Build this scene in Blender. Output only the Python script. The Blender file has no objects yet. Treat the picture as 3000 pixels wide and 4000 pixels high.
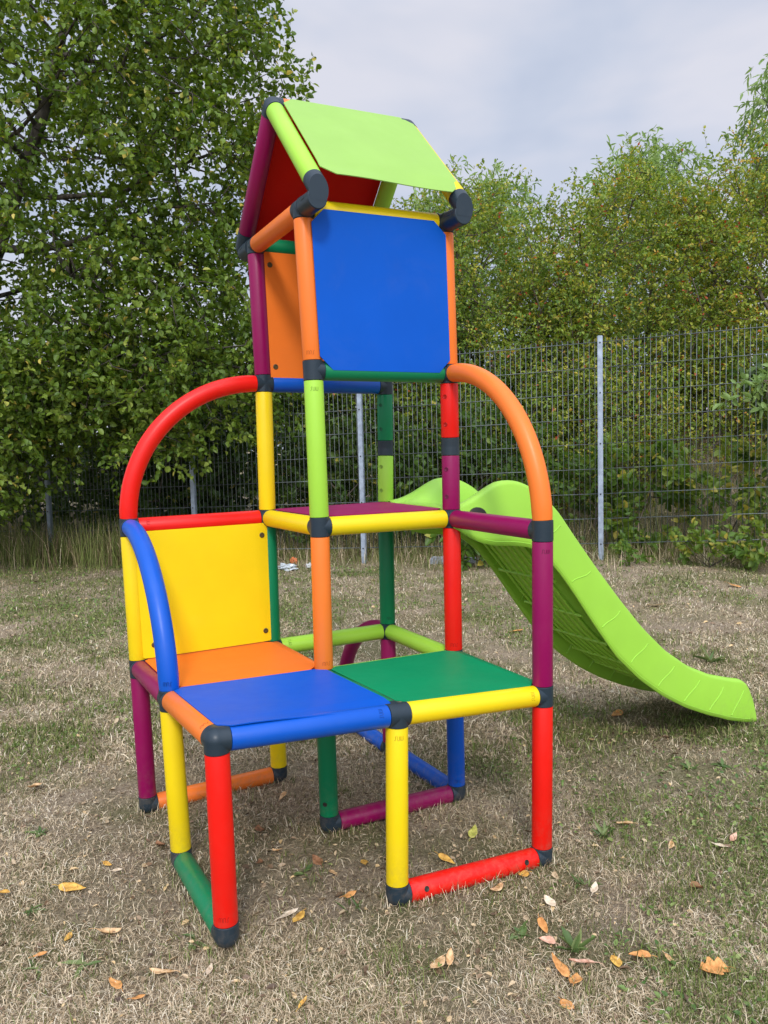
import bpy, bmesh, math, random
import numpy as np
from mathutils import Vector, Matrix
rng = np.random.default_rng(7)
random.seed(7)
C = bpy.context.scene.collection

# ------------------------------------------------------------------ camera
scn = bpy.context.scene
CAM = (-0.3879, -1.5359, 1.0287)
cd = bpy.data.cameras.new('camera'); cam = bpy.data.objects.new('camera', cd); C.objects.link(cam)
cam.location = CAM; cam.rotation_euler = (1.48927, 0.026634, -0.46985)
cd.sensor_fit = 'VERTICAL'; cd.sensor_height = 24; cd.lens = 24 * 3163.64 / 4000
cd.clip_start = 0.05; cd.clip_end = 2000
scn.camera = cam
# ------------------------------------------------------------------ sky
SUN_EL, SUN_AZ = math.radians(40), math.radians(205)     # azimuth clockwise from +Y: behind and left of the viewer
w = bpy.data.worlds.new('World'); scn.world = w; w.use_nodes = True
nt = w.node_tree; N = nt.nodes; L = nt.links
bg = N['Background']; bg.inputs['Strength'].default_value = 1.0
sky = N.new('ShaderNodeTexSky'); sky.sky_type = 'NISHITA'; sky.sun_disc = False
sky.sun_elevation = SUN_EL; sky.sun_rotation = SUN_AZ
sk = N.new('ShaderNodeVectorMath'); sk.operation = 'SCALE'; sk.inputs['Scale'].default_value = 0.1
L.new(sky.outputs[0], sk.inputs[0])
tc = N.new('ShaderNodeTexCoord')
mp = N.new('ShaderNodeMapping'); mp.inputs['Scale'].default_value = (1.0, 1.0, 1.9); mp.inputs['Location'].default_value = (0.35, 0.1, 0.4)
L.new(tc.outputs['Generated'], mp.inputs[0])
nz = N.new('ShaderNodeTexNoise'); nz.inputs['Scale'].default_value = 3.0; nz.inputs['Detail'].default_value = 4; nz.inputs['Roughness'].default_value = 0.5; nz.inputs['Distortion'].default_value = 0.3
L.new(mp.outputs[0], nz.inputs['Vector'])
cr = N.new('ShaderNodeValToRGB'); L.new(nz.outputs['Fac'], cr.inputs[0])
cr.color_ramp.elements[0].position = 0.36; cr.color_ramp.elements[0].color = (0.50, 0.565, 0.715, 1)
cr.color_ramp.elements[1].position = 0.66; cr.color_ramp.elements[1].color = (0.74, 0.745, 0.83, 1)
e = cr.color_ramp.elements.new(0.5); e.color = (0.595, 0.645, 0.775, 1)
sep = N.new('ShaderNodeSeparateXYZ'); L.new(tc.outputs['Generated'], sep.inputs[0])
mr = N.new('ShaderNodeMapRange'); L.new(sep.outputs['Z'], mr.inputs[0])       # an overcast sky is brighter overhead
mr.inputs['From Min'].default_value = 0.45; mr.inputs['From Max'].default_value = 1.0
mr.inputs['To Min'].default_value = 1.0; mr.inputs['To Max'].default_value = 1.7
dt = N.new('ShaderNodeVectorMath'); dt.operation = 'DOT_PRODUCT'; L.new(tc.outputs['Generated'], dt.inputs[0])   # and brightest where the sun stands behind the cloud
dt.inputs[1].default_value = (math.sin(SUN_AZ) * math.cos(SUN_EL), math.cos(SUN_AZ) * math.cos(SUN_EL), math.sin(SUN_EL))
m2 = N.new('ShaderNodeMapRange'); m2.interpolation_type = 'SMOOTHSTEP'; L.new(dt.outputs['Value'], m2.inputs[0])
m2.inputs['From Min'].default_value = 0.25; m2.inputs['From Max'].default_value = 1.0; m2.inputs['To Min'].default_value = 1.0; m2.inputs['To Max'].default_value = 2.6
mu = N.new('ShaderNodeMath'); mu.operation = 'MULTIPLY'; L.new(mr.outputs[0], mu.inputs[0]); L.new(m2.outputs[0], mu.inputs[1])
sc = N.new('ShaderNodeVectorMath'); sc.operation = 'SCALE'; L.new(cr.outputs[0], sc.inputs[0]); L.new(mu.outputs[0], sc.inputs['Scale'])
mx = N.new('ShaderNodeMix'); mx.data_type = 'RGBA'; mx.inputs[0].default_value = 0.9
L.new(sk.outputs[0], mx.inputs[6]); L.new(sc.outputs[0], mx.inputs[7]); L.new(mx.outputs[2], bg.inputs['Color'])
# ------------------------------------------------------------------ sun
sl = bpy.data.lights.new('sun', 'SUN'); sl.energy = 1.7; sl.angle = math.radians(9); sl.color = (1, 0.96, 0.9)
so = bpy.data.objects.new('sun', sl); C.objects.link(so)
sd = Vector((math.sin(SUN_AZ) * math.cos(SUN_EL), math.cos(SUN_AZ) * math.cos(SUN_EL), math.sin(SUN_EL)))
so.rotation_euler = sd.to_track_quat('Z', 'Y').to_euler()
# ------------------------------------------------------------------ exposure
vs = scn.view_settings; vs.view_transform = 'Standard'; vs.look = 'None'; vs.gamma = 1; vs.exposure = 0.08

# ================================================================== helpers
FWD = np.array([0.4527, 0.8917]); RGT = np.array([0.8917, -0.4527])
def W(a, d):
    """ground point a metres right of and d metres ahead of the spot the photo was taken from"""
    q = np.array(CAM[:2]) + a * RGT + d * FWD
    return float(q[0]), float(q[1])

def lin(c): return tuple(((v / 255) / 12.92 if v / 255 <= 0.04045 else ((v / 255 + 0.055) / 1.055) ** 2.4) for v in c)

def newmat(name):
    m = bpy.data.materials.new(name); m.use_nodes = True
    return m, m.node_tree.nodes, m.node_tree.links, m.node_tree.nodes['Principled BSDF']

def plastic(name, col, rough=0.36, spec=0.34, bump=0.06):
    m, n, l, b = newmat(name)
    t = n.new('ShaderNodeTexCoord')
    no = n.new('ShaderNodeTexNoise'); no.inputs['Scale'].default_value = 9; no.inputs['Detail'].default_value = 5
    l.new(t.outputs['Object'], no.inputs['Vector'])
    hs = n.new('ShaderNodeMix'); hs.data_type = 'RGBA'
    hs.inputs[6].default_value = (*[c * 0.90 for c in col], 1); hs.inputs[7].default_value = (*[min(0.9, c * 1.06) for c in col], 1)
    l.new(no.outputs['Fac'], hs.inputs[0])
    nd = n.new('ShaderNodeTexNoise'); nd.inputs['Scale'].default_value = 7; nd.inputs['Detail'].default_value = 9; nd.inputs['Roughness'].default_value = .7; nd.inputs['Distortion'].default_value = .6
    l.new(t.outputs['Object'], nd.inputs['Vector'])
    dm = n.new('ShaderNodeMapRange'); dm.inputs['From Min'].default_value = .50; dm.inputs['From Max'].default_value = .80; dm.inputs['To Max'].default_value = .03; l.new(nd.outputs['Fac'], dm.inputs[0])
    du = n.new('ShaderNodeMix'); du.data_type = 'RGBA'; du.inputs[7].default_value = (.40, .34, .26, 1)       # thin film of dust
    l.new(dm.outputs[0], du.inputs[0]); l.new(hs.outputs[2], du.inputs[6]); 
    sx = n.new('ShaderNodeSeparateXYZ'); l.new(t.outputs['Object'], sx.inputs[0])                                # soil splashed up the lowest 15 cm
    lz = n.new('ShaderNodeMapRange'); lz.inputs['From Min'].default_value = .17; lz.inputs['From Max'].default_value = .0; lz.inputs['To Max'].default_value = 1.0; l.new(sx.outputs['Z'], lz.inputs[0])
    ng = n.new('ShaderNodeTexNoise'); ng.inputs['Scale'].default_value = 45; ng.inputs['Detail'].default_value = 8; ng.inputs['Roughness'].default_value = .75; l.new(t.outputs['Object'], ng.inputs['Vector'])
    gm = n.new('ShaderNodeMapRange'); gm.inputs['From Min'].default_value = .46; gm.inputs['From Max'].default_value = .66; gm.inputs['To Max'].default_value = .32; l.new(ng.outputs['Fac'], gm.inputs[0])
    gg = n.new('ShaderNodeMath'); gg.operation = 'MULTIPLY'; l.new(lz.outputs[0], gg.inputs[0]); l.new(gm.outputs[0], gg.inputs[1])
    dg = n.new('ShaderNodeMix'); dg.data_type = 'RGBA'; dg.inputs[7].default_value = (.22, .165, .11, 1)
    l.new(gg.outputs[0], dg.inputs[0]); l.new(du.outputs[2], dg.inputs[6]); l.new(dg.outputs[2], b.inputs['Base Color'])
    rr = n.new('ShaderNodeMapRange'); rr.inputs['To Min'].default_value = rough - 0.05; rr.inputs['To Max'].default_value = rough + 0.09
    n3 = n.new('ShaderNodeTexNoise'); n3.inputs['Scale'].default_value = 30; n3.inputs['Detail'].default_value = 4
    l.new(t.outputs['Object'], n3.inputs['Vector']); l.new(n3.outputs['Fac'], rr.inputs[0]); l.new(rr.outputs[0], b.inputs['Roughness'])
    b.inputs['Specular IOR Level'].default_value = spec
    n2 = n.new('ShaderNodeTexNoise'); n2.inputs['Scale'].default_value = 900; n2.inputs['Detail'].default_value = 2
    l.new(t.outputs['Object'], n2.inputs['Vector'])
    n4 = n.new('ShaderNodeTexNoise'); n4.inputs['Scale'].default_value = 6; l.new(t.outputs['Object'], n4.inputs['Vector'])
    ad = n.new('ShaderNodeMath'); ad.operation = 'MULTIPLY_ADD'; ad.inputs[1].default_value = 6.0
    l.new(n4.outputs['Fac'], ad.inputs[0]); l.new(n2.outputs['Fac'], ad.inputs[2])
    bp = n.new('ShaderNodeBump'); bp.inputs['Strength'].default_value = bump; bp.inputs['Distance'].default_value = 0.001
    l.new(ad.outputs[0], bp.inputs['Height']); l.new(bp.outputs[0], b.inputs['Normal'])
    return m

COL = {
 'red': (0.78, 0.008, 0.003), 'yellow': (0.86, 0.62, 0.006), 'blue': (0.0005, 0.085, 0.47), 'green': (0.001, 0.20, 0.075),
 'orange': (0.86, 0.19, 0.022), 'lime': (0.36, 0.66, 0.055), 'magenta': (0.25, 0.001, 0.075)}
PM = {k: plastic('plastic_' + k, v) for k, v in COL.items()}
PANEL = {k: plastic('panel_' + k, tuple(min(.88, c * s) for c in COL[k]), 0.5, 0.16, 0.10) for k, s in
         [('blue', 1.05), ('yellow', 1.0), ('orange', 1.0), ('green', 1.25), ('lime', 1.05), ('magenta', 1.2), ('red', 0.8)]}
PANEL['lime'] = plastic('panel_lime', (0.29, 0.49, 0.10), 0.5, 0.2, 0.1)
M_CONN = plastic('connector_grey', (0.018, 0.032, 0.044), 0.36, 0.35, 0.08)
M_SCREW = plastic('screw_dark', (0.02, 0.016, 0.012), 0.4)
M_BRASS = plastic('screw_brown', (0.09, 0.06, 0.02), 0.4)

def link(name, me, mat=None, parent=None):
    o = bpy.data.objects.new(name, me); C.objects.link(o)
    if mat: me.materials.append(mat)
    if parent: o.parent = parent
    return o
def tag(o, label=None, cat=None, group=None, kind=None):
    if label: o['label'] = label
    if cat: o['category'] = cat
    if group: o['group'] = group
    if kind: o['kind'] = kind
    return o
def empty(name, loc=(0, 0, 0)):
    o = bpy.data.objects.new(name, None); C.objects.link(o); o.location = loc; o.empty_display_size = 0.1
    return o
def bmobj(name, bm, mat, parent=None, smooth=True, angle=40):
    me = bpy.data.meshes.new(name); bm.normal_update(); bm.to_mesh(me); bm.free()
    if smooth:
        me.polygons.foreach_set('use_smooth', [True] * len(me.polygons))
        me.set_sharp_from_angle(angle=math.radians(angle))
    return link(name, me, mat, parent)

def npmesh(name, verts, quads=None, tris=None, attrs=None, smooth=False):
    me = bpy.data.meshes.new(name)
    verts = np.asarray(verts, np.float32)
    me.vertices.add(len(verts)); me.vertices.foreach_set('co', verts.ravel())
    nq = 0 if quads is None else len(quads); ntr = 0 if tris is None else len(tris)
    idx = []; 
    if nq: idx.append(np.asarray(quads, np.int32).ravel())
    if ntr: idx.append(np.asarray(tris, np.int32).ravel())
    idx = np.concatenate(idx)
    me.loops.add(len(idx)); me.loops.foreach_set('vertex_index', idx)
    tot = np.concatenate([np.full(nq, 4, np.int32), np.full(ntr, 3, np.int32)])
    st = np.concatenate([[0], np.cumsum(tot)[:-1]]).astype(np.int32)
    me.polygons.add(len(tot)); me.polygons.foreach_set('loop_start', st); me.polygons.foreach_set('loop_total', tot)
    if smooth: me.polygons.foreach_set('use_smooth', np.ones(len(tot), bool))
    for k, v in (attrs or {}).items():
        at = me.attributes.new(k, 'FLOAT', 'POINT'); at.data.foreach_set('value', np.asarray(v, np.float32))
    me.update(calc_edges=True); me.validate()
    return me

def frame(z):
    z = Vector(z).normalized()
    x = z.orthogonal().normalized() if abs(z.z) < 0.9 else Vector((1, 0, 0)).cross(z).normalized()
    if abs(z.z) < 0.9:
        x = Vector((0, 0, 1)).cross(z).normalized()
    return x, z.cross(x).normalized(), z

def add_rev(bm, p0, axis, prof, seg=32, cap=True):
    """revolve profile [(t, r)] round axis from p0"""
    x, y, z = frame(axis); p0 = Vector(p0); rings = []
    for t, r in prof:
        rings.append([bm.verts.new(p0 + z * t + x * (r * math.cos(2 * math.pi * k / seg)) + y * (r * math.sin(2 * math.pi * k / seg))) for k in range(seg)])
    for a, b in zip(rings[:-1], rings[1:]):
        for k in range(seg):
            bm.faces.new((a[k], a[(k + 1) % seg], b[(k + 1) % seg], b[k]))
    if cap:
        bm.faces.new(rings[0][::-1]); bm.faces.new(rings[-1])
    return bm

def add_sphere(bm, c, r, u=24, v=14):
    bmesh.ops.create_uvsphere(bm, u_segments=u, v_segments=v, radius=r, matrix=Matrix.Translation(Vector(c)))

def add_sweep(bm, pts, r, seg=28, cap=True):
    pts = [Vector(p) for p in pts]
    rings = []; prev = None
    for i, p in enumerate(pts):
        t = (pts[min(i + 1, len(pts) - 1)] - pts[max(i - 1, 0)]).normalized()
        if prev is None: x, y, _ = frame(t)
        else:
            x = (prev - t * prev.dot(t)).normalized(); y = t.cross(x)
        prev = x
        rr = r[i] if hasattr(r, '__len__') else r
        rings.append([bm.verts.new(p + x * (rr * math.cos(2 * math.pi * k / seg)) + y * (rr * math.sin(2 * math.pi * k / seg))) for k in range(seg)])
    for a, b in zip(rings[:-1], rings[1:]):
        for k in range(seg): bm.faces.new((a[k], a[(k + 1) % seg], b[(k + 1) % seg], b[k]))
    if cap:
        bm.faces.new(rings[0][::-1]); bm.faces.new(rings[-1])

# smooth value noise for layout (patches of green, undulation)
_G = rng.random((64, 64))
def vnoise(x, y, s):
    x = np.asarray(x) * s + 100; y = np.asarray(y) * s + 100
    xi = np.floor(x).astype(int); yi = np.floor(y).astype(int); fx = x - xi; fy = y - yi
    fx = fx * fx * (3 - 2 * fx); fy = fy * fy * (3 - 2 * fy)
    g = lambda i, j: _G[i % 64, j % 64]
    return (g(xi, yi) * (1 - fx) + g(xi + 1, yi) * fx) * (1 - fy) + (g(xi, yi + 1) * (1 - fx) + g(xi + 1, yi + 1) * fx) * fy

# ================================================================== terrain
FD0, FK = 6.98, 0.29                   # the fence runs along d = FD0 / (1 + FK * a/d)
def fence_pt(r):
    d = FD0 / (1 + FK * r); return W(r * d, d)
_f0 = np.array(fence_pt(-0.6)); _f1 = np.array(fence_pt(0.6)); FDIR = (_f1 - _f0) / np.linalg.norm(_f1 - _f0); FN = np.array([-FDIR[1], FDIR[0]])
def sst(t): t = np.clip(t, 0, 1); return t * t * (3 - 2 * t)
def G(x, y):
    x = np.asarray(x, float); y = np.asarray(y, float)
    s = np.maximum(0, 0.6 * x + 0.55 * y)
    h = 0.034 * np.exp(-(s / 0.27) ** 2)
    h = h + 0.06 * np.exp(-((x - 4.3) ** 2 + (y - 3.4) ** 2) / 1.7)
    t = (x - _f0[0]) * FN[0] + (y - _f0[1]) * FN[1]
    near = np.exp(-((x - .6) ** 2 + (y - .6) ** 2) / 2.0)
    h = h + (1 - near) * 0.035 * (vnoise(x, y, 0.8) - 0.5) + 0.012 * (vnoise(x, y, 4.0) - 0.5)
    along = (x - _f0[0]) * FDIR[0] + (y - _f0[1]) * FDIR[1]
    bank = 0.30 + 0.95 * sst((along - 5.2) / 2.2)
    h = h + bank * sst((t - 0.35) / 2.6) + 0.12 * sst(t) * (vnoise(x, y, 1.7) - .5)
    return h
def Gs(x, y): return float(G(x, y))

def build_ground():
    n = 380; u = np.linspace(-1, 1, n); k = 8.2; c = 400 / np.sinh(k)
    xs = 1.0 + c * np.sinh(k * u); ys = 1.5 + c * np.sinh(k * u)
    X, Y = np.meshgrid(xs, ys, indexing='ij'); Z = G(X, Y)
    V = np.stack([X, Y, Z], -1).reshape(-1, 3)
    I = np.arange(n * n).reshape(n, n)
    Q = np.stack([I[:-1, :-1], I[1:, :-1], I[1:, 1:], I[:-1, 1:]], -1).reshape(-1, 4)
    me = npmesh('ground', V, Q, smooth=True)
    m, nn, l, b = newmat('dry_soil')
    t = nn.new('ShaderNodeTexCoord')
    def noise(s, d=6, r=.6):
        q = nn.new('ShaderNodeTexNoise'); q.inputs['Scale'].default_value = s; q.inputs['Detail'].default_value = d; q.inputs['Roughness'].default_value = r
        l.new(t.outputs['Object'], q.inputs['Vector']); return q
    n1 = noise(95, 10, .78); n2 = noise(2.2, 5); n3 = noise(260, 4)
    r1 = nn.new('ShaderNodeValToRGB'); l.new(n1.outputs['Fac'], r1.inputs[0])
    r1.color_ramp.elements[0].position = .3; r1.color_ramp.elements[0].color = (0.075, 0.052, 0.03, 1)
    r1.color_ramp.elements[1].position = .72; r1.color_ramp.elements[1].color = (0.68, 0.54, 0.38, 1)
    r2 = nn.new('ShaderNodeValToRGB'); l.new(n1.outputs['Fac'], r2.inputs[0])
    r2.color_ramp.elements[0].position = .3; r2.color_ramp.elements[0].color = (0.035, 0.038, 0.014, 1)
    r2.color_ramp.elements[1].position = .75; r2.color_ramp.elements[1].color = (0.44, 0.39, 0.20, 1)
    mm = nn.new('ShaderNodeMix'); mm.data_type = 'RGBA'
    mr = nn.new('ShaderNodeMapRange'); mr.inputs['From Min'].default_value = .42; mr.inputs['From Max'].default_value = .6; l.new(n2.outputs['Fac'], mr.inputs[0])
    l.new(mr.outputs[0], mm.inputs[0]); l.new(r1.outputs[0], mm.inputs[6]); l.new(r2.outputs[0], mm.inputs[7]); l.new(mm.outputs[2], b.inputs['Base Color'])
    b.inputs['Roughness'].default_value = .95; b.inputs['Specular IOR Level'].default_value = .1
    ad = nn.new('ShaderNodeMath'); ad.operation = 'MULTIPLY_ADD'; ad.inputs[1].default_value = 3.0; l.new(n1.outputs['Fac'], ad.inputs[0]); l.new(n3.outputs['Fac'], ad.inputs[2])
    bp = nn.new('ShaderNodeBump'); bp.inputs['Strength'].default_value = .9; bp.inputs['Distance'].default_value = .006; l.new(ad.outputs[0], bp.inputs['Height']); l.new(bp.outputs[0], b.inputs['Normal'])
    o = link('ground', me, m); o['kind'] = 'structure'
build_ground()

# ================================================================== the climbing tower
U, Z0, TR = 0.4, 0.026, 0.0248
XY = dict(A=(0, 0), B=(1, 0), C=(2, 0), D=(0, 1), E=(1, 1), F=(2, 1), G=(0, 2), H=(1, 2), I=(2, 2), J=(2, 3))
# how far the real assembly sags and leans from its 40 cm grid (mm)
SAG = {'A0':(9.5,1.8,35.1),'A1':(6.9,3.2,35.3),'B0':(-7.7,-6.1,14.1),'B1':(6.8,1.8,15.6),'C0':(-6.5,-1.4,-5.7),'C1':(4.5,2.9,-6.5),'D0':(10.3,0.9,9.6),'D1':(0.6,2.1,9.6),'E0':(5.9,8.7,1.3),'E1':(1.5,1.5,0.8),'F0':(6.2,8.8,-3.6),'F1':(1.7,3.4,-4.4),'G0':(4.1,-2.8,-7.2),'G1':(-1.3,1.5,-7.8),'H0':(4.5,4.4,-4.1),'H1':(-2.3,1.3,-4.7),'I0':(-3.6,8.7,-2.2),'I1':(-3.6,4.0,-2.3),'G2':(-6.4,11.4,-6.3),'C2':(6.8,-0.9,-7.2),'E2':(0.9,-3.7,-1.1),'F2':(0.3,-1.7,-5.1),'H2':(-3.9,-3.6,-4.6),'I2':(-3.0,-2.4,-3.0),'E3':(-2.8,-3.7,-2.3),'F3':(-3.2,-9.2,-5.0),'H3':(-0.6,-3.5,-3.4),'I3':(-0.1,-12.5,-8.3),'E4':(-14.6,1.4,-2.8),'F4':(-14.3,-16.4,-5.1),'H4':(-7.2,1.1,-2.1),'I4':(-7.0,-16.6,-8.6),'F2.5':(2.9,1.0,-3.9),'I2.5':(4.8,2.9,-4.4),'J0':(0,0,-4)}
def P(k):
    s = SAG.get(k, (0, 0, 0)); x, y = XY[k[0]]
    return Vector((x * U + s[0] / 1000, y * U + s[1] / 1000, float(k[1:]) * U + Z0 + s[2] / 1000))
tower = empty('climbing_tower', (0.4, 0.4, 0))
tag(tower, 'colourful plastic tube climbing tower with gabled roof and lime green slide on the dry lawn', 'climbing frame')
TL = Vector((0.4, 0.4, 0))
def tw(name, bm, mat, parent=None, **k):
    """part of the tower, its mesh written in world metres"""
    off = TL if parent is None else Vector((0, 0, 0))
    if parent is None or True:
        bmesh.ops.translate(bm, verts=bm.verts, vec=-TL)
    return bmobj(name, bm, mat, parent or tower, **k)
stubs = {}
def stub(k, d): stubs.setdefault(k, []).append(Vector(d).normalized())
CN = {'red': 'red', 'yellow': 'yellow', 'blue': 'blue', 'green': 'dark green', 'orange': 'orange', 'lime': 'lime green', 'magenta': 'magenta'}
TUBES = []
def tube(a, b, col, marks=(), holes=()):
    pa, pb = P(a), P(b); d = (pb - pa).normalized(); L_ = (pb - pa).length
    stub(a, d); stub(b, -d)
    bm = bmesh.new(); e = 0.0255
    add_rev(bm, pa, d, [(e, TR - .0015), (e + .0007, TR - .0004), (e + .002, TR), (L_ - e - .002, TR), (L_ - e - .0007, TR - .0004), (L_ - e, TR - .0015)], 40)
    o = tw('tube', bm, PM[col]); o['label'] = CN[col] + ' tube'
    for (t, dr) in holes:                                    # dark screw hole with its screw head
        q = pa + d * t; n = (Vector(dr) - d * Vector(dr).dot(d)).normalized()
        b2 = bmesh.new(); add_rev(b2, q + n * (TR - .004), n, [(0, .0062), (.0045, .0062), (.0049, .0056), (.0046, .0040), (.0040, .0034)], 20)
        tw('screw_hole', b2, MARK[col] if len(hl_marker) and dr == hl_marker[0] else M_SCREW, o)
    for (t, dr, flip) in marks:
        q = pa + d * t; n = (Vector(dr) - d * Vector(dr).dot(d)).normalized()
        emboss(q, n, d * (1 if flip > 0 else -1), col, o)
    TUBES.append(o); return o

GLY = {  # stroke letters of the moulded mark, each in a 1 x 1.4 box
 'm': [[(0, 0), (0, 1.25), (.12, 1.4), (.95, 1.4), (1.08, 1.25), (1.08, 0)], [(.54, 0), (.54, 1.3)]],
 'n': [[(0, 0), (0, 1.25), (.12, 1.4), (.55, 1.4), (.68, 1.25), (.68, 0)]],
 's': [[(0, 0), (.3, 0), (.45, .2), (.3, .7), (.4, 1.2), (.62, 1.4), (.8, 1.4)]]}
def emboss(q, n, up, col, parent):
    s = .0064; side = up.cross(n).normalized(); bm = bmesh.new()
    x0 = -1.55 * s
    for ch, adv in (('m', 1.38), ('n', 1.0), ('s', .8)):
        for st in GLY[ch]:
            pts = []
            for (x, y) in st:
                pts.append((x0 + x * s, (y - .7) * s))
            for (p0, p1) in zip(pts[:-1], pts[1:]):
                W3 = []
                for (x, y) in (p0, p1):
                    a = x / TR
                    W3.append(q + up * y + (n * math.cos(a) + side * math.sin(a)) * (TR + .00005))
                add_sweep(bm, W3, .0006, 5)
        x0 += adv * s
    tw('moulded_mark', bm, MARK[col], parent)
MARK = {k: plastic('mark_' + k, tuple(c * .5 for c in v), .4) for k, v in COL.items()}
hl = (-1, -.55, 0); hl_marker = [hl]
FR = Vector((-0.35, -1, 0)); LF = Vector((-1, -.9, 0))
# front row and seats
tube('A0', 'A1', 'red', marks=[(.043, (-.42, -1, 0), 1)])
tube('B0', 'B1', 'yellow', marks=[(.357, (-.30, -1, 0), -1)])
tube('C0', 'C1', 'red'); tube('D0', 'D1', 'yellow')
tube('E0', 'E1', 'green', holes=[(.062, (-1, -.95, 0))]); tube('F0', 'F1', 'blue', marks=[(.043, (-.4, -1, 0), 1)])
tube('G0', 'G1', 'magenta'); tube('H0', 'H1', 'yellow'); tube('I0', 'I1', 'magenta')
tube('A0', 'D0', 'green'); tube('B0', 'C0', 'red', holes=[(.062, (0, -1, .35)), (.338, (0, -1, .35))])
tube('E0', 'F0', 'magenta'); tube('F0', 'I0', 'blue'); tube('G0', 'H0', 'orange'); tube('I0', 'J0', 'blue')
tube('A1', 'B1', 'blue', marks=[(.352, (0, -1, .7), 1)]); tube('B1', 'C1', 'yellow', marks=[(.352, (0, -1, .3), 1)])
tube('A1', 'D1', 'orange', marks=[(.045, (-.5, 0, 1), 1)]); tube('D1', 'G1', 'magenta'); tube('G1', 'H1', 'orange')
tube('D1', 'E1', 'red'); tube('E1', 'F1', 'lime'); tube('B1', 'E1', 'green'); tube('E1', 'H1', 'orange'); tube('C1', 'F1', 'green')
tube('H1', 'I1', 'lime', marks=[(.05, (0, -1, .8), -1)]); tube('F1', 'I1', 'lime')
# second level
tube('C1', 'C2', 'magenta', marks=[(.352, (-.35, -1, 0), -1)])
tube('G1', 'G2', 'yellow'); tube('H1', 'H2', 'green')
tube('E1', 'E2', 'orange', marks=[(.043, (-.1, -1, 0), 1)]); tube('F1', 'F2', 'red', marks=[(.043, (-.5, -1, 0), 1)]); tube('I1', 'I2', 'green', marks=[(.045, (-.2, -1, 0), 1)])
tube('G2', 'H2', 'red', marks=[(.05, (0, -1, .8), -1)]); tube('E2', 'H2', 'yellow'); tube('E2', 'F2', 'yellow'); tube('C2', 'F2', 'magenta')
tube('F2', 'I2', 'lime'); tube('H2', 'I2', 'blue')
# tower upper storeys
tube('E2', 'E3', 'lime', marks=[(.352, (-.35, -1, 0), -1)]); tube('H2', 'H3', 'yellow')
tube('F2', 'F2.5', 'magenta', holes=[(.062, hl), (.138, hl)]); tube('F2.5', 'F3', 'red', holes=[(.062, hl), (.138, hl)])
tube('I2', 'I2.5', 'lime', holes=[(.062, hl), (.138, hl)]); tube('I2.5', 'I3', 'green', holes=[(.062, hl), (.138, hl)])
tube('E3', 'F3', 'green'); tube('H3', 'I3', 'blue')
tube('E3', 'E4', 'orange', marks=[(.043, (-.6, -1, 0), 1)]); tube('F3', 'F4', 'orange'); tube('H3', 'H4', 'magenta'); tube('I3', 'I4', 'yellow')
tube('E4', 'F4', 'yellow'); tube('H4', 'I4', 'green'); tube('E4', 'H4', 'orange'); tube('F4', 'I4', 'blue')

def arc(a, b, u, v, col, mark=None):
    """quarter bend leaving node a along u and arriving above node b whose upward direction is v"""
    u, v = Vector(u), Vector(v); stub(a, u); stub(b, v)
    S = P(a) + u * .0255; T = P(b) + v * .0255
    D = T - S; Uv = u * D.dot(u); Vv = D - Uv
    pts = [S + Uv * math.sin(t) + Vv * (1 - math.cos(t)) for t in np.linspace(0, math.pi / 2, 30)]
    bm = bmesh.new(); add_sweep(bm, pts, [TR - .0012] + [TR] * 28 + [TR - .0012], 40)
    o = tw('curved_tube', bm, PM[col]); o['label'] = CN[col] + ' curved tube'
    if mark: emboss(T + v * .018, Vector(mark), v, col, o)
arc('H3', 'G2', (-1, 0, 0), (0, 0, 1), 'red')
arc('F3', 'C2', (0, -1, 0), (0, 0, 1), 'orange')
arc('G2', 'D1', (0, -1, 0), (0, 0, 1), 'blue', (-.35, -.937, 0))
arc('I1', 'J0', (0, 1, 0), (0, 0, 1), 'magenta')

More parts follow.
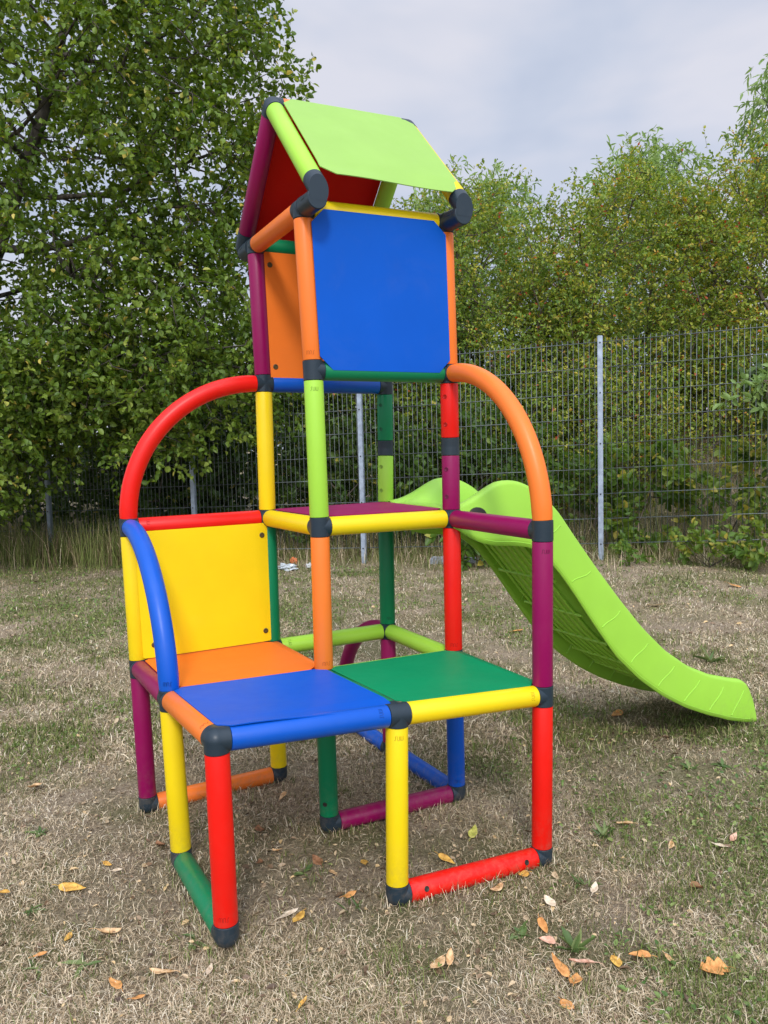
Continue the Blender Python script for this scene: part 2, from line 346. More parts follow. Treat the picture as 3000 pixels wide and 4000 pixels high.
# roof frame: 45 degree tubes meeting on a ridge over the middle of the tower
CR = .0256
def roof_end(x_off, ka, kb, front_col, back_col):
    e = P(ka); h = P(kb)
    x = (e.x + h.x) / 2; ym = (e.y + h.y) / 2; z = (e.z + h.z) / 2
    ridge = Vector((x, ym, z + .320))
    out = []
    for s, col in ((-1, front_col), (1, back_col)):
        eave = Vector((x, ym + s * .2835, z + .0355))
        d = (ridge - eave).normalized(); Ln = (ridge - eave).length
        bm = bmesh.new(); add_rev(bm, eave, d, [(.0255, TR - .0012), (.0275, TR), (Ln - .0275, TR), (Ln - .0255, TR - .0012)], 40)
        o = tw('tube', bm, PM[col]); o['label'] = 'sloping ' + CN[col] + ' roof tube'
        if s < 0: emboss(eave + d * .045, (d.cross(Vector((-1, 0, 0))) * -1 + Vector((-.9, 0, 0))).normalized(), d, col, o)
        # eave connector: long arm past the corner node plus an angled socket, cut flat at the outside
        node = e if s < 0 else h
        bm = bmesh.new()
        arm = Vector((0, s, 0)); cut = ym + s * .2985
        add_rev(bm, node + arm * .02, arm, [(0, CR + .0012), (.0052, CR + .0012), (.0054, CR), (abs(cut - node.y) - .0225, CR), (abs(cut - node.y) - .02, CR - .002)], 36)
        b2 = bmesh.new(); add_rev(b2, eave - d * .04, d, [(0, CR), (.0648, CR)], 36)
        r = bmesh.ops.bisect_plane(b2, geom=b2.verts[:] + b2.edges[:] + b2.faces[:], plane_co=(x, cut + s * .0004, 0), plane_no=(0, s, 0), clear_outer=True)
        eg = [g for g in r['geom_cut'] if isinstance(g, bmesh.types.BMEdge)]
        if eg: bmesh.ops.contextual_create(b2, geom=eg)
        r = bmesh.ops.bisect_plane(b2, geom=b2.verts[:] + b2.edges[:] + b2.faces[:], plane_co=(x, 0, node.z - .004), plane_no=(0, 0, -1), clear_outer=True)
        me = bpy.data.meshes.new('tmp'); b2.to_mesh(me); b2.free(); bm.from_mesh(me); bpy.data.meshes.remove(me)
        # raised slot on the arm side
        add_rev(bm, node + arm * .055 + Vector((-CR * .92, 0, .004)), arm, [(0, .003), (.02, .003)], 8)
        o = tw('roof_connector', bm, M_CONN, angle=35)
        out.append((eave, ridge, d))
    return out
rE = roof_end(0, 'E4', 'H4', 'lime', 'magenta'); rF = roof_end(0, 'F4', 'I4', 'yellow', 'lime')
ra, rb = rE[0][1], rF[0][1]; rd = (rb - ra).normalized()
bm = bmesh.new(); add_rev(bm, ra, rd, [(.0255, TR - .0012), (.0275, TR), ((rb - ra).length - .0275, TR), ((rb - ra).length - .0255, TR - .0012)], 40)
o = tw('tube', bm, PM['orange']); o['label'] = 'orange ridge tube'
for rr, q, s in ((rE, ra, 1), (rF, rb, -1)):
    bm = bmesh.new(); add_sphere(bm, q, CR)
    for k in (0, 1): add_rev(bm, q, -rr[k][2], [(0, CR), (.0245, CR)], 36)
    add_rev(bm, q, rd * s, [(0, CR + .0002), (.0245, CR + .0002)], 36)
    tw('ridge_connector', bm, M_CONN)

def connector(k, ds):
    p = P(k); bm = bmesh.new()
    straight = len(ds) == 2 and ds[0].dot(ds[1]) < -.97
    if not straight: add_sphere(bm, p, CR - .0001)
    for i, d in enumerate(ds):
        add_rev(bm, p, d, [(0, CR), (.0238, CR), (.0246, CR - .0008)], 36)
    # square-ish webs between arms at right angles give the moulded pinch lines
    o = tw('connector', bm, M_CONN)
for k, ds in stubs.items():
    if k == 'J0': ds = [Vector((0, -1, 0)), Vector((0, 0, 1))]
    connector(k, ds)

# panels: square sheets with clipped corners whose lips hook over two tubes
def panel(c00, c10, c11, c01, nrm, col, inset=.013, off=.0262, clip=.030, sag=0.0, screws=(), name='panel', label=None, lips=True, vin=(0, 0), mats=None, flange=0, wave=0):
    c00, c10, c11, c01 = map(Vector, (c00, c10, c11, c01)); n = Vector(nrm).normalized()
    th = .0022; NX, NY = 28, 28
    lu = (c10 - c00).length; lv = (c01 - c00).length
    us = sorted(set([inset / lu, 1 - inset / lu] + list(np.linspace(inset / lu, 1 - inset / lu, NX))))
    vs_ = list(np.linspace(vin[0] / lv, 1 - vin[1] / lv, NY))
    def pos(u, v):
        q = (c00 * (1 - u) + c10 * u) * (1 - v) + (c01 * (1 - u) + c11 * u) * v
        dv = min(v, 1 - v) * lv
        o_ = off
        if lips and dv < .03:                                # lip follows the tube it hooks on
            t_ = (.03 - dv) / .03; o_ = off - .0005 * t_
        du = min(u, 1 - u) * lu - inset
        o_ -= sag * math.sin(math.pi * u) * math.sin(math.pi * v)
        if flange and du < flange: o_ -= .010 * (1 - du / flange) ** .5 * .35
        if wave and v < .12: o_ += -.0016 + wave * math.sin(5.2 * u + .6) * (1 - v / .12)
        return q + n * o_
    bm = bmesh.new(); grid = {}
    for i, u in enumerate(us):
        for j, v in enumerate(vs_): grid[i, j] = bm.verts.new(pos(u, v))
    for i in range(len(us) - 1):
        for j in range(len(vs_) - 1):
            bm.faces.new((grid[i, j], grid[i + 1, j], grid[i + 1, j + 1], grid[i, j + 1]))
    # clip the four corners
    Uu = (c10 - c00).normalized(); Vv = (c01 - c00).normalized()
    for cu, cv in ((0, 0), (1, 0), (1, 1), (0, 1)):
        q = pos(us[0] if cu == 0 else us[-1], vs_[0] if cv == 0 else vs_[-1])
        su = Uu * (1 if cu == 0 else -1); sv = Vv * (1 if cv == 0 else -1)
        pc = q + (su + sv) * (clip / 2)
        bmesh.ops.bisect_plane(bm, geom=bm.verts[:] + bm.edges[:] + bm.faces[:], plane_co=pc, plane_no=-(su + sv), clear_outer=True)
    bm.normal_update()
    fs = bm.faces[:]
    if fs and fs[0].normal.dot(n) < 0: bmesh.ops.reverse_faces(bm, faces=fs)
    r = bmesh.ops.extrude_face_region(bm, geom=bm.faces[:])
    vv = [g for g in r['geom'] if isinstance(g, bmesh.types.BMVert)]
    bmesh.ops.translate(bm, verts=vv, vec=-n * th)
    bmesh.ops.recalc_face_normals(bm, faces=bm.faces)
    o = tw(name, bm, (mats or PANEL)[col]); o['label'] = label or (CN[col] + ' panel')
    for (u, v) in screws:
        q = pos(u, v); b2 = bmesh.new(); add_rev(b2, q - n * .001, n, [(0, .0078), (.0024, .0078), (.0030, .0070), (.0030, .005), (.0016, .0045)], 20)
        tw('screw', b2, M_BRASS, o)
    return o
X_, Y_, Z_ = Vector((1, 0, 0)), Vector((0, 1, 0)), Vector((0, 0, 1))
panel(P('A1'), P('B1'), P('E1'), P('D1'), Z_, 'blue', inset=.004, off=.0272, clip=.026, sag=.005, wave=.0030, vin=(-.009, .004), label='blue seat panel')
panel(P('B1'), P('C1'), P('F1'), P('E1'), Z_, 'green', inset=.010, off=.0262, clip=.022, sag=.002, vin=(.004, .004), label='dark green seat panel')
panel(P('D1'), P('E1'), P('H1'), P('G1'), Z_, 'orange', inset=.012, off=.0265, clip=.026, sag=.004, vin=(.002, .010), label='orange seat panel')
panel(P('E2'), P('F2'), P('I2'), P('H2'), Z_, 'magenta', inset=.012, off=.0270, clip=.022, sag=.001, vin=(.016, .008), label='magenta platform panel')
panel(P('E3'), P('F3'), P('F4'), P('E4'), -Y_, 'blue', inset=.011, off=.0262, clip=.034, sag=.003, vin=(.000, .002), label='blue wall panel')
panel(P('G1') + Z_ * .03, P('H1') + Z_ * .03, P('H2') - Z_ * .012, P('G2') - Z_ * .012, -Y_, 'yellow', inset=.010, off=.0262, clip=.004, vin=(0, 0), lips=False, flange=.02,
      screws=[(.105, .10), (.93, .09), (.93, .90)], label='yellow backrest panel')
panel(P('H3') + Z_ * .012, P('I3') + Z_ * .012, P('I4') - Z_ * .018, P('H4') - Z_ * .018, -Y_, 'orange', inset=.018, off=.018, clip=.003, lips=False,
      screws=[(.085, .10), (.085, .90), (.92, .1), (.92, .9)], label='orange wall panel')
def shift(v, d): return v + d
eL, rL, dL = rE[0]; eR, rR, dR = rF[0]
nf = Vector((0, -1, 1)).normalized(); nb = Vector((0, 1, 1)).normalized()
panel(eL + dL * .012 + X_ * .004, eR + dR * .012 + X_ * .017, rR + dR * .008 + X_ * .017, rL + dL * .008 + X_ * .004, nf, 'lime', inset=.014, off=.0262, clip=.032, sag=-.004, wave=.004, label='lime green roof panel')
eL2, rL2, dL2 = rE[1]; eR2, rR2, dR2 = rF[1]
panel(eL2 - dL2 * .016, eR2 - dR2 * .016, rR2, rL2, nb, 'red', inset=.016, off=.0262, clip=.032, label='red roof panel')

# ------------------------------------------------------------------ slide (hooked over the platform edge)
def build_slide():
    up = np.array([(.79, .853), (.82, .855), (.865, .870), (.909, .893), (.95, .914), (.995, .919), (1.039, .912), (1.09, .889), (1.167, .828), (1.228, .749), (1.319, .637), (1.413, .528), (1.511, .422), (1.613, .331), (1.719, .261), (1.83, .212), (1.944, .184), (1.99, .176), (2.02, .163), (2.045, .138), (2.058, .108), (2.066, .07)])
    lo = np.array([(.79, .800), (.817, .781), (.869, .752), (.926, .735), (.998, .730), (1.065, .718), (1.145, .655), (1.201, .588), (1.291, .466), (1.384, .347), (1.482, .258), (1.583, .187), (1.687, .130), (1.797, .084), (1.899, .050), (2.005, .026), (2.062, .020)])
    fl = np.array([(.79, .848), (.86, .846), (.93, .836), (1.0, .800), (1.08, .735), (1.15, .655), (1.25, .535), (1.35, .425), (1.45, .335), (1.55, .262), (1.65, .203), (1.75, .158), (1.85, .125), (1.95, .105), (2.03, .094), (2.06, .085)])
    def itp(A, x):
        x = np.asarray(x); r = np.interp(x, A[:, 0], A[:, 1])
        k = .018                                             # smooth the polyline a little
        return (np.interp(x - k, A[:, 0], A[:, 1]) + 2 * r + np.interp(x + k, A[:, 0], A[:, 1])) / 4
    n = 110; xs = .79 + 1.274 * np.sin(np.linspace(0, 1, 110) * 1.35) / math.sin(1.35)
    ya, yb = .382, .778
    TOP, LOW, FLO = itp(up, xs), itp(lo, xs), itp(fl, xs)
    FLO = np.minimum(FLO, TOP - .004)
    # cross-section, symmetric: (y inset, level between low(0)/floor(1)/top(2))
    half = []
    def section(i):
        t, l_, f = TOP[i], LOW[i], FLO[i]; x = xs[i]
        fl_ = max(0, (x - 1.95) / .11)
        pts = []
        flare = .007 * max(0, 1 - (x - .79) / .12)            # mouth flares out beside the platform
        for s_ in np.linspace(0, 1, 8):                       # outer skirt, slightly leaning in towards the top
            pts.append((-.004 + .014 * s_ ** 1.5 - flare, l_ + (t - .012 - l_) * s_))
        for a in np.linspace(.3, 2.84, 8):                    # rolled rim
            pts.append((.026 - .016 * math.cos(a) - flare, t - .012 + .012 * math.sin(a)))
        for s_ in np.linspace(.1, 1, 9):                      # inner wall easing into the floor
            e_ = s_ * s_ * (3 - 2 * s_)
            pts.append((.042 + .058 * s_ - flare * (1 - s_), (t - .012) * (1 - e_) + f * e_))
        return pts
    cx_ = lambda x: x if x < 1.85 else 1.85 + (x - 1.85) * .87
    rows = []
    for i in range(n):
        sct = section(i); row = [(xs[i], ya + q, z) for q, z in sct]
        mid = np.linspace(ya + .10, yb - .10, 12)[1:-1]
        row += [(xs[i], y, FLO[i] + .0008 * math.sin((y - ya) * 160)) for y in mid]
        row += [(xs[i], yb - q, z) for q, z in sct[::-1]]
        rows.append([(cx_(a_), b_, c_) for a_, b_, c_ in row])
    # round the far end of the slide in plan
    bm = bmesh.new(); m = len(rows[0]); V = []
    for i, row in enumerate(rows):
        V.append([])
        for (x, y, z) in row:
            yy = abs(y - (ya + yb) / 2) / .2
            V[-1].append(bm.verts.new((x - (.022 * min(1, yy) ** 4 if i == n - 1 else 0), y, z)))
    for i in range(n - 1):
        for j in range(m - 1): bm.faces.new((V[i][j], V[i + 1][j], V[i + 1][j + 1], V[i][j + 1]))
    bm.normal_update()
    r = bmesh.ops.extrude_face_region(bm, geom=bm.faces[:])
    nv = [g for g in r['geom'] if isinstance(g, bmesh.types.BMVert)]
    bm.normal_update()
    old = {v: v.normal.copy() for v in nv}
    for v in nv: v.co -= old[v] * .0035 if False else Vector((0, 0, 0))
    # offset inwards using the sheet normals
    bmesh.ops.recalc_face_normals(bm, faces=bm.faces)
    me = bpy.data.meshes.new('slide')
    bm.free()
    bm = bmesh.new(); V = [[bm.verts.new(p) for p in row] for row in rows]
    for i in range(n - 1):
        for j in range(m - 1): bm.faces.new((V[i][j], V[i + 1][j], V[i + 1][j + 1], V[i][j + 1]))
    o = tw('slide', bm, plastic('plastic_slide', (0.32, 0.62, 0.055), .33, .4, .05), angle=80)
    o['label'] = 'lime green wavy slide leading down to the lawn'
    sm = o.modifiers.new('thickness', 'SOLIDIFY'); sm.thickness = .0045; sm.offset = 0
    # moulded S-shaped ribs on the outside of both skirts, and ribs under the bed
    bm = bmesh.new()
    for side in (0, 1):
        for xc in np.arange(1.09, 1.93, .118):
            pts = []
            for s_ in np.linspace(0, 1, 12):
                x = xc + .085 * s_ - .009 * math.sin(2 * math.pi * s_)
                f = .14 + .70 * (s_ * s_ * (3 - 2 * s_))
                l_ = float(itp(lo, x)); t = float(itp(up, x)) - .012
                q = -.004 + .014 * f ** 1.5
                y = ya + q - .0022 if side == 0 else yb - q + .0022
                pts.append((cx_(x), y, l_ + (t - l_) * f))
            add_sweep(bm, pts, .0020, 6)
        pts = []                                             # bead along the lower edge
        for x in np.linspace(.83, 2.03, 60):
            l_ = float(itp(lo, x)); y = ya - .0054 if side == 0 else yb + .0054
            pts.append((cx_(x), y, l_ + .012))
        add_sweep(bm, pts, .0016, 6)
    tw('side_ribs', bm, o.data.materials[0], o)
    bm = bmesh.new()
    for y in np.linspace(ya + .085, yb - .085, 7):
        pts = [(cx_(x), y, float(itp(fl, x)) - .006) for x in np.linspace(1.0, 2.0, 50)]
        add_sweep(bm, pts, .0050, 8)
    for xc in np.arange(.98, 2.0, .105):
        pts = [(cx_(xc), y, float(itp(fl, xc)) - .008) for y in np.linspace(ya + .05, yb - .05, 8)]
        add_sweep(bm, pts, .0055, 8)
        for s in (0, 1):
            pts = []
            for f in np.linspace(.1, .9, 10):
                x = xc + .035 * math.sin(math.pi * f); l_ = float(itp(lo, x)); t = float(itp(up, x)) - .012
                q = -.004 + .014 * f ** 1.5 + .0030
                pts.append((cx_(x), ya + q if s == 0 else yb - q, l_ + (t - l_) * f))
            add_sweep(bm, pts, .0030, 6)
    tw('bed_ribs', bm, o.data.materials[0], o)
    # dark fixing plug at the top of the side
    bm = bmesh.new(); add_rev(bm, (.875, ya + .004, .815), (0, -1, 0), [(0, .034), (.0075, .034), (.009, .032)], 24); tw('fixing_plug', bm, M_SCREW, o)
build_slide()

# ================================================================== fence
def galv(name, col, rough=.5, metal=.35):
    m, n, l, b = newmat(name)
    t = n.new('ShaderNodeTexCoord'); q = n.new('ShaderNodeTexNoise'); q.inputs['Scale'].default_value = 22; q.inputs['Detail'].default_value = 6
    l.new(t.outputs['Object'], q.inputs['Vector']); r = n.new('ShaderNodeValToRGB'); l.new(q.outputs['Fac'], r.inputs[0])
    r.color_ramp.elements[0].position = .3; r.color_ramp.elements[0].color = (*[c * .72 for c in col], 1)
    r.color_ramp.elements[1].position = .7; r.color_ramp.elements[1].color = (*[c * 1.15 for c in col], 1)
    l.new(r.outputs[0], b.inputs['Base Color']); b.inputs['Roughness'].default_value = rough; b.inputs['Metallic'].default_value = metal
    return m
M_POST = galv('galvanised_post', (.36, .42, .50)); M_WIRE = galv('galvanised_wire', (.15, .17, .17), .5, .4)
def build_fence():
    rs = [.9, .66, .2665, -.027, -.235, -.414, -.60, -.85]
    zb = lambda r: .15 + .10 * min(.66, max(-.4, r)) / .2665 * .5 + .0
    fx, fy = fence_pt(-.027)
    root = empty('mesh_fence', (fx, fy, 0)); tag(root, 'galvanised twin wire mesh fence on grey posts along the back of the lawn', 'fence')
    R0 = Vector((fx, fy, 0))
    d3 = Vector((FDIR[0], FDIR[1], 0)); n3 = Vector((FN[0], FN[1], 0))
    def prism(V, Q, p, q, ax, ay, r):
        b = len(V)
        for c in (p, q):
            for sx, sy in ((-1, -1), (1, -1), (1, 1), (-1, 1)): V.append(c + ax * (sx * r) + ay * (sy * r))
        for k in range(4): Q.append((b + k, b + (k + 1) % 4, b + 4 + (k + 1) % 4, b + 4 + k))
        Q.append((b + 3, b + 2, b + 1, b)); Q.append((b + 4, b + 5, b + 6, b + 7))
    for ra_, rb_ in zip(rs[:-1], rs[1:]):
        a = Vector((*fence_pt(ra_), 0)) - R0; b = Vector((*fence_pt(rb_), 0)) - R0
        za, zc = zb(ra_), zb(rb_); V, Q = [], []
        Ln = (b - a).length; nw = int(round(Ln / .0417)); dd = (b - a).normalized(); nn = Vector((-dd.y, dd.x, 0))
        for i in range(1, nw):
            t = i / nw; p = a.lerp(b, t) ; z = za + (zc - za) * t
            j = Vector((random.gauss(0, .0006), random.gauss(0, .0006), 0))
            prism(V, Q, p + j + Vector((0, 0, z - .004)), p + j * -1 + Vector((0, 0, z + 1.6 + .028)), dd, nn, .0021)
        for k in range(9):
            for s in (-1, 1):
                p = a + nn * (s * .0052) + Vector((0, 0, za + .2 * k)); q = b + nn * (s * .0052) + Vector((0, 0, zc + .2 * k))
                prism(V, Q, p, q, nn, Vector((0, 0, 1)), .0022)
        me = npmesh('wire_panel', np.array([list(v) for v in V]), Q)
        link('wire_panel', me, M_WIRE, root)
    for r in rs[1:-1]:
        x, y = fence_pt(r); g = Gs(x, y); p = Vector((x, y, 0)) - R0 - n3 * .03
        bm = bmesh.new(); bmesh.ops.create_cube(bm, size=1)
        h = zb(r) + 1.6 + .045 - (g - .2)
        bmesh.ops.scale(bm, vec=(.040, .044, h), verts=bm.verts)
        bmesh.ops.bevel(bm, geom=bm.edges[:], offset=.004, segments=2, affect='EDGES')
        bmesh.ops.rotate(bm, verts=bm.verts, matrix=Matrix.Rotation(math.atan2(FDIR[1], FDIR[0]), 3, 'Z'))
        bmesh.ops.translate(bm, verts=bm.verts, vec=p + Vector((0, 0, g - .2 + h / 2)))
        o = bmobj('post', bm, M_POST, root, angle=30)
        for z in (0, .4, .8, 1.2, 1.59):
            bm = bmesh.new(); add_rev(bm, p - n3 * .022 + Vector((0, 0, zb(r) + z)), -n3, [(0, .006), (.003, .006), (.005, .004)], 10)
            bmobj('bolt', bm, M_SCREW, o)
build_fence()

# ================================================================== foliage
def leafmat(name, stops, trans=.35, rough=.45):
    m, n, l, b = newmat(name)
    at = n.new('ShaderNodeAttribute'); at.attribute_name = 'rnd'
    r = n.new('ShaderNodeValToRGB'); l.new(at.outputs['Fac'], r.inputs[0])
    r.color_ramp.elements[0].position = stops[0][0]; r.color_ramp.elements[0].color = (*stops[0][1], 1)
    r.color_ramp.elements[1].position = stops[-1][0]; r.color_ramp.elements[1].color = (*stops[-1][1], 1)
    for p, c in stops[1:-1]:
        e = r.color_ramp.elements.new(p); e.color = (*c, 1)
    l.new(r.outputs[0], b.inputs['Base Color']); b.inputs['Roughness'].default_value = rough; b.inputs['Specular IOR Level'].default_value = .35
    if trans:
        tr = n.new('ShaderNodeBsdfTranslucent'); hs = n.new('ShaderNodeHueSaturation'); hs.inputs['Hue'].default_value = .485; hs.inputs['Saturation'].default_value = 1.1; hs.inputs['Value'].default_value = 1.5
        l.new(r.outputs[0], hs.inputs['Color']); l.new(hs.outputs[0], tr.inputs['Color'])
        mx = n.new('ShaderNodeMixShader'); mx.inputs[0].default_value = trans
        l.new(b.outputs[0], mx.inputs[1]); l.new(tr.outputs[0], mx.inputs[2]); l.new(mx.outputs[0], n['Material Output'].inputs['Surface'])
    return m
def norm(a): return a / np.maximum(1e-9, np.linalg.norm(a, axis=-1, keepdims=True))
def leaves(name, Pn, D, Ln, Wd, rnd, mat, parent, flat=.6, fold=.25, curl=.15):
    """one mesh of folded, curled six-sided leaf blades"""
    n = len(Pn); up = norm(np.array([0, 0, 1.0]) * flat + rng.normal(0, .5, (n, 3)))
    D = norm(D); S = norm(np.cross(D, up)); Nn = np.cross(S, D)
    Ln = Ln[:, None]; Wd = Wd[:, None]
    c = curl * rng.uniform(-.3, 1, (n, 1))
    b = Pn; t = Pn + D * Ln - Nn * Ln * c
    q1 = Pn + D * Ln * .30 - Nn * Ln * c * .09; q2 = Pn + D * Ln * .68 - Nn * Ln * c * .46
    k1, k2 = .5, .40; f = fold
    V = np.stack([b, q1 + S * Wd * k1 + Nn * Wd * f, q2 + S * Wd * k2 + Nn * Wd * f, t, q2 - S * Wd * k2 + Nn * Wd * f, q1 - S * Wd * k1 + Nn * Wd * f], 1).reshape(-1, 3)
    i = np.arange(n)[:, None] * 6
    Q = np.concatenate([i + np.array([[0, 1, 2, 3]]), i + np.array([[0, 3, 4, 5]])])
    me = npmesh(name, V, Q, attrs={'rnd': np.repeat(rnd, 6)})
    return link(name, me, mat, parent)
def bark(name, c0, c1):
    m, n, l, b = newmat(name)
    t = n.new('ShaderNodeTexCoord'); q = n.new('ShaderNodeTexNoise'); q.inputs['Scale'].default_value = 25; q.inputs['Detail'].default_value = 8
    mp = n.new('ShaderNodeMapping'); mp.inputs['Scale'].default_value = (1, 1, .25); l.new(t.outputs['Object'], mp.inputs[0]); l.new(mp.outputs[0], q.inputs['Vector'])
    r = n.new('ShaderNodeValToRGB'); l.new(q.outputs['Fac'], r.inputs[0]); r.color_ramp.elements[0].position = .35; r.color_ramp.elements[0].color = (*c0, 1); r.color_ramp.elements[1].position = .7; r.color_ramp.elements[1].color = (*c1, 1)
    l.new(r.outputs[0], b.inputs['Base Color']); b.inputs['Roughness'].default_value = .9
    bp = n.new('ShaderNodeBump'); bp.inputs['Distance'].default_value = .01; l.new(q.outputs['Fac'], bp.inputs['Height']); l.new(bp.outputs[0], b.inputs['Normal'])
    return m
M_BARK = bark('bark', (.035, .028, .022), (.13, .11, .09)); M_TWIG = bark('twig', (.05, .04, .028), (.15, .12, .085))

def skeleton(roots, A, path_w=.35, jit=.12):
    """connect attractor points A to trunk nodes, nearest first: returns nodes, parents"""
    nodes = [np.array(r, float) for r in roots]; par = [-1] + list(range(len(roots) - 1)); pl = [0.0]
    for i in range(1, len(nodes)): pl.append(pl[-1] + np.linalg.norm(nodes[i] - nodes[i - 1]))
    top = nodes[-1]
    order = np.argsort(np.linalg.norm(A - top, axis=1) + rng.normal(0, .15, len(A)))
    nmax = len(nodes) + 2 * len(A); NA = np.zeros((nmax, 3)); PL = np.zeros(nmax); n = len(nodes)
    NA[:n] = nodes; PL[:n] = pl; par = par + [0] * (nmax - n); lo_ = max(0, len(roots) // 3)
    for k in order:
        p = A[k]; dd = np.linalg.norm(NA[lo_:n] - p, axis=1); j = int(np.argmin(dd + path_w * PL[lo_:n])) + lo_; dj = dd[j - lo_]
        if dj > .35:
            mid = (NA[j] + p) / 2 + rng.normal(0, jit * dj * .5, 3) + np.array([0, 0, -.04 * dj]); NA[n] = mid; PL[n] = PL[j] + dj / 2; par[n] = j; j = n; n += 1
        NA[n] = p; PL[n] = PL[j] + np.linalg.norm(NA[j] - p); par[n] = j; n += 1
    return NA[:n], np.array(par[:n])
def branches(name, nodes, par, r_tip, mat, parent, expo=.45, rmax=.2):
    n = len(nodes); cnt = np.ones(n)
    for i in range(n - 1, 0, -1): cnt[par[i]] += cnt[i]
    rad = np.minimum(rmax, r_tip * cnt ** expo); seg = 5
    idx = np.arange(1, n); a = nodes[par[idx]]; b = nodes[idx]; ra_ = np.minimum(rad[par[idx]], rad[idx] * 1.5); rb_ = rad[idx]
    d = norm(b - a); ref = np.where(np.abs(d[:, 2:3]) > .9, np.array([[1.0, 0, 0]]), np.array([[0, 0, 1.0]])); x = norm(np.cross(d, ref)); y = np.cross(d, x)
    V = []
    for c, r in ((a, ra_), (b, rb_)):
        for k in range(seg):
            t = 2 * math.pi * k / seg; V.append(c + (x * math.cos(t) + y * math.sin(t)) * r[:, None])
    V = np.stack(V, 1).reshape(-1, 3); base = (np.arange(n - 1) * 2 * seg)[:, None]
    Q = np.concatenate([base + np.array([[k, (k + 1) % seg, seg + (k + 1) % seg, seg + k]]) for k in range(seg)])
    return link(name, npmesh(name, V, Q, smooth=True), mat, parent), rad
def in_ell(n, ells, shell=.55):
    """points in a union of ellipsoids given as (a, d, z, ra, rd, rz, weight), clumped"""
    wts = np.array([e[6] for e in ells]); wts = wts / wts.sum(); out = []
    for e, k in zip(ells, rng.multinomial(n, wts)):
        v = norm(rng.normal(size=(k, 3))); r = rng.random(k) ** (1 / 3) ; r = shell * r + (1 - shell) * (1 - (1 - r) ** 1.6)
        q = v * r[:, None] * np.array([e[3], e[4], e[5]]); a = e[0] + q[:, 0]; d = e[1] + q[:, 1]
        xy = np.array(CAM[:2]) + a[:, None] * RGT + d[:, None] * FWD
        out.append(np.c_[xy, e[2] + q[:, 2]])
    return np.concatenate(out)
def make_tree(name, label, cat, group, trunk, ells, n_att, n_leaf, lsize, mat, r_tip=.003, droop=.25, scatter=.10, barkm=None, rnd_bias=0, lens=(.7, 1.25), aspect=.6, spray=.22, trunk_r=.12, part='crown', flat=.6, expo=.45, zmin=None, shellk=None):
    x0, y0 = W(*trunk[0][:2]); root = empty(name, (x0, y0, Gs(x0, y0) - .05)); tag(root, label, cat, group)
    R0 = np.array(root.location)
    tr = []
    for (a, d, z) in trunk:
        x, y = W(a, d); tr.append((x, y, z if len(tr) else Gs(x, y) - .05))
    tt = []
    for p, q in zip(tr[:-1], tr[1:]):
        for s in np.linspace(0, 1, 6)[:-1]: tt.append(np.array(p) * (1 - s) + np.array(q) * s + rng.normal(0, .02, 3) * (s > 0))
    tt.append(np.array(tr[-1]))
    A = in_ell(n_att, ells)
    if zmin is not None: A = A[A[:, 2] > zmin]
    A = A[A[:, 2] > G(A[:, 0], A[:, 1]) + .05]
    nodes, par = skeleton(tt, A)
    br, rad = branches('branches', nodes - R0, par, r_tip, barkm or M_BARK, root, rmax=trunk_r, expo=expo)
    # twig sprays: each attractor gets one or two side twigs carrying alternating leaves
    tips = np.where(rad < r_tip * 3.2)[0]; tips = tips[tips > len(tt)]
    per = 9; ntw = max(1, n_leaf // per)
    ch = rng.choice(tips, ntw); base = nodes[ch] + rng.normal(0, scatter, (ntw, 3))
    pd = norm(nodes[ch] - nodes[par[ch]]); dirs = norm(pd * .7 + rng.normal(0, .75, (ntw, 3)) + np.array([0, 0, -droop]))
    ln = spray * rng.uniform(.5, 1.3, ntw)
    s = (np.arange(per) + .5) / per
    Pn = base[:, None] + dirs[:, None] * (ln[:, None, None] * s[None, :, None]); Pn[..., 2] -= droop * .25 * ln[:, None] * s ** 2
    D = dirs[:, None] * .55 + rng.normal(0, .62, (ntw, per, 3)) + np.array([0, 0, -droop * .5])
    Pn = Pn.reshape(-1, 3); D = D.reshape(-1, 3)
    keep = Pn[:, 2] > G(Pn[:, 0], Pn[:, 1]) + .02
    Pn, D = Pn[keep], D[keep]
    tw_r = np.repeat(rng.normal(0, .13, ntw), per)[keep]; n = len(Pn)
    rnd = np.clip(.45 + tw_r + rng.normal(0, .12, n) + rnd_bias + (rng.random(n) < .02) * .6, 0, 1)
    Ll = lsize * rng.uniform(*lens, n)
    leaves(part, Pn - R0, D, Ll, Ll * aspect * rng.uniform(.8, 1.15, n), rnd, mat, root, flat=flat)
    # twig wood
    tb = base - R0; te = base + dirs * ln[:, None] - np.array([0, 0, 1]) * (droop * .25 * ln)[:, None] - R0
    x = norm(np.cross(dirs, np.array([0.3, .2, 1]))); y = np.cross(dirs, x); V = []
    for c, r in ((tb, r_tip * .6), (te, r_tip * .25)):
        for k in range(3):
            t = 2 * math.pi * k / 3; V.append(c + (x * math.cos(t) + y * math.sin(t)) * r)
    V = np.stack(V, 1).reshape(-1, 3); bb = (np.arange(ntw) * 6)[:, None]
    Q = np.concatenate([bb + np.array([[k, (k + 1) % 3, 3 + (k + 1) % 3, 3 + k]]) for k in range(3)])
    link('twigs', npmesh('twigs', V, Q), barkm or M_TWIG, root)
    return root
LF_TREE = leafmat('leaf_broad', [(0, (.035, .085, .010)), (.45, (.125, .205, .024)), (.75, (.25, .34, .055)), (.93, (.34, .40, .08)), (1, (.66, .54, .12))], .32)
LF_DARK = leafmat('leaf_dark', [(0, (.025, .055, .010)), (.5, (.06, .115, .020)), (.9, (.14, .20, .04)), (1, (.40, .34, .06))], .25)
